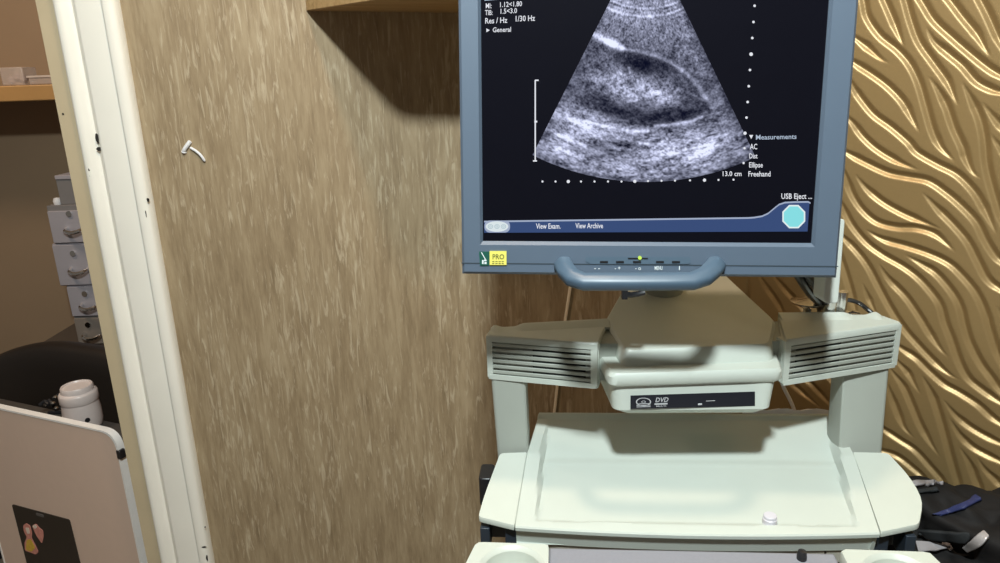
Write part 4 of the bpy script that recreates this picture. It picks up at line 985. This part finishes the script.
def lump(c, rad, seed, rough=.035, n=40, zmin=0.441, fold=18, sq=0.62, rz=R(-45), tilt=0.0):
    cz_, sz_ = math.cos(rz), math.sin(rz)
    mb = MB(); rows = []
    for j in range(n // 2 + 1):
        ph = math.pi * j / (n // 2) - math.pi / 2; row = []
        for i in range(n):
            t = 2 * math.pi * i / n
            e = lambda v: math.copysign(abs(v) ** sq, v)
            d = Vector((e(math.cos(ph)) * e(math.cos(t)), e(math.cos(ph)) * e(math.sin(t)), e(math.sin(ph))))
            q = Vector((d.x * rad[0], d.y * rad[1], d.z * rad[2]))
            nv = noise.noise(q * 9 + Vector((seed, 0, 0))) + .5 * noise.noise(q * fold + Vector((0, seed, 0))) + .35 * abs(noise.noise(Vector((q.x * 8, q.y * 8, q.z * 30 + seed))))
            q = q + d * (rough * nv); q.z -= tilt * q.x; q = Vector(c) + Vector((q.x * cz_ - q.y * sz_, q.x * sz_ + q.y * cz_, q.z))
            q.z = max(q.z, zmin + .002 * d.x); row.append(q)
        rows.append(row)
    mb.loft(rows); bmesh.ops.remove_doubles(mb.bm, verts=mb.bm.verts, dist=1e-5); return mb
bag = thing('backpack', 'black backpack with a blue stripe and grey patches, slumped against the gold wall', 'backpack', (0.72, 0.80, .648), R(-20))
mb = lump((0.690, 0.850, .747), (.185, .080, .100), 2.0, .042, n=90, zmin=.648, fold=30, tilt=.17); mb.build('body', BAGM, bag, world=True, angle=180)
mb = lump((0.635, 0.775, .695), (.120, .06, .048), 5.0, .028, n=70, zmin=.648, fold=34); fl = mb.build('front_pocket', BAG2, bag, world=True, angle=180)
from mathutils.bvhtree import BVHTree
def bvh_of(os_):
    V, F_ = [], []
    for o in os_:
        k = len(V); Mx = bag.matrix_basis
        V += [Mx @ v.co for v in o.data.vertices]; F_ += [tuple(i + k for i in p.vertices) for p in o.data.polygons]
    return BVHTree.FromPolygons(V, F_)
BV = bvh_of([o for o in bag.children])
def on_bag(px, py, lift):
    d = ray(px, py).normalized(); h = BV.ray_cast(EYE, d)
    if h[0] is None: h = BV.find_nearest(atY(px, py, 0.93))
    n = h[1] if h[1].dot(d) < 0 else -h[1]
    return h[0] + n * lift - d * lift
def cloth(nm, m, lab, rows, lift=.0035, nx=14):
    """a piece of cloth sewn on the bag: rows of outline points, laid on the bag's surface with real thickness"""
    mb = MB(); g = []
    for top, bot in ((rows[0], rows[1]),):
        T_ = catmull([(x, y, 0) for x, y in top], nx); B_ = catmull([(x, y, 0) for x, y in bot], nx); n = len(T_); q = 5
        for j in range(q + 1):
            g.append([mb.bm.verts.new(on_bag(T_[i].x * (1 - j / q) + B_[i].x * j / q, T_[i].y * (1 - j / q) + B_[i].y * j / q, lift)) for i in range(n)])
        for j in range(q):
            for i in range(n - 1): mb.face([g[j][i], g[j][i + 1], g[j + 1][i + 1], g[j + 1][i]])
    for _ in range(5): bmesh.ops.smooth_vert(mb.bm, verts=mb.bm.verts, factor=0.5, use_axis_x=True, use_axis_y=True, use_axis_z=True)
    o = mb.build(nm, m, bag, world=True, angle=90); so_ = o.modifiers.new('thick', 'SOLIDIFY'); so_.thickness = .005
    return tag(o, lab)
cloth('blue_stripe', BLU, 'navy blue stripe', [[(930, 514), (945, 510), (962, 503), (976, 495)], [(944, 516), (954, 513), (968, 508), (983, 500)]])
cloth('strap', GRY, 'grey strap', [[(904, 486), (914, 482), (927, 482), (938, 480)], [(904, 491), (914, 488), (927, 486), (944, 485)]], .005)
cloth('strap', BAG2, 'charcoal strap', [[(906, 494), (920, 490), (938, 488)], [(908, 498), (922, 494), (940, 492)]], .004)
cloth('zip_flap', BAG2, 'dark grey flap', [[(920, 527), (940, 527), (960, 530), (972, 533)], [(915, 536), (935, 538), (955, 540), (966, 541)]], .004)
cloth('lining_flap', GRY, 'grey woven lining flap', [[(914, 539), (930, 541), (951, 543)], [(918, 554), (935, 551), (951, 548)]], .004)
cloth('silver_label', SIL, 'crumpled silver patch', [[(962, 544), (972, 539), (984, 533)], [(972, 552), (982, 547), (991, 538)]], .006)
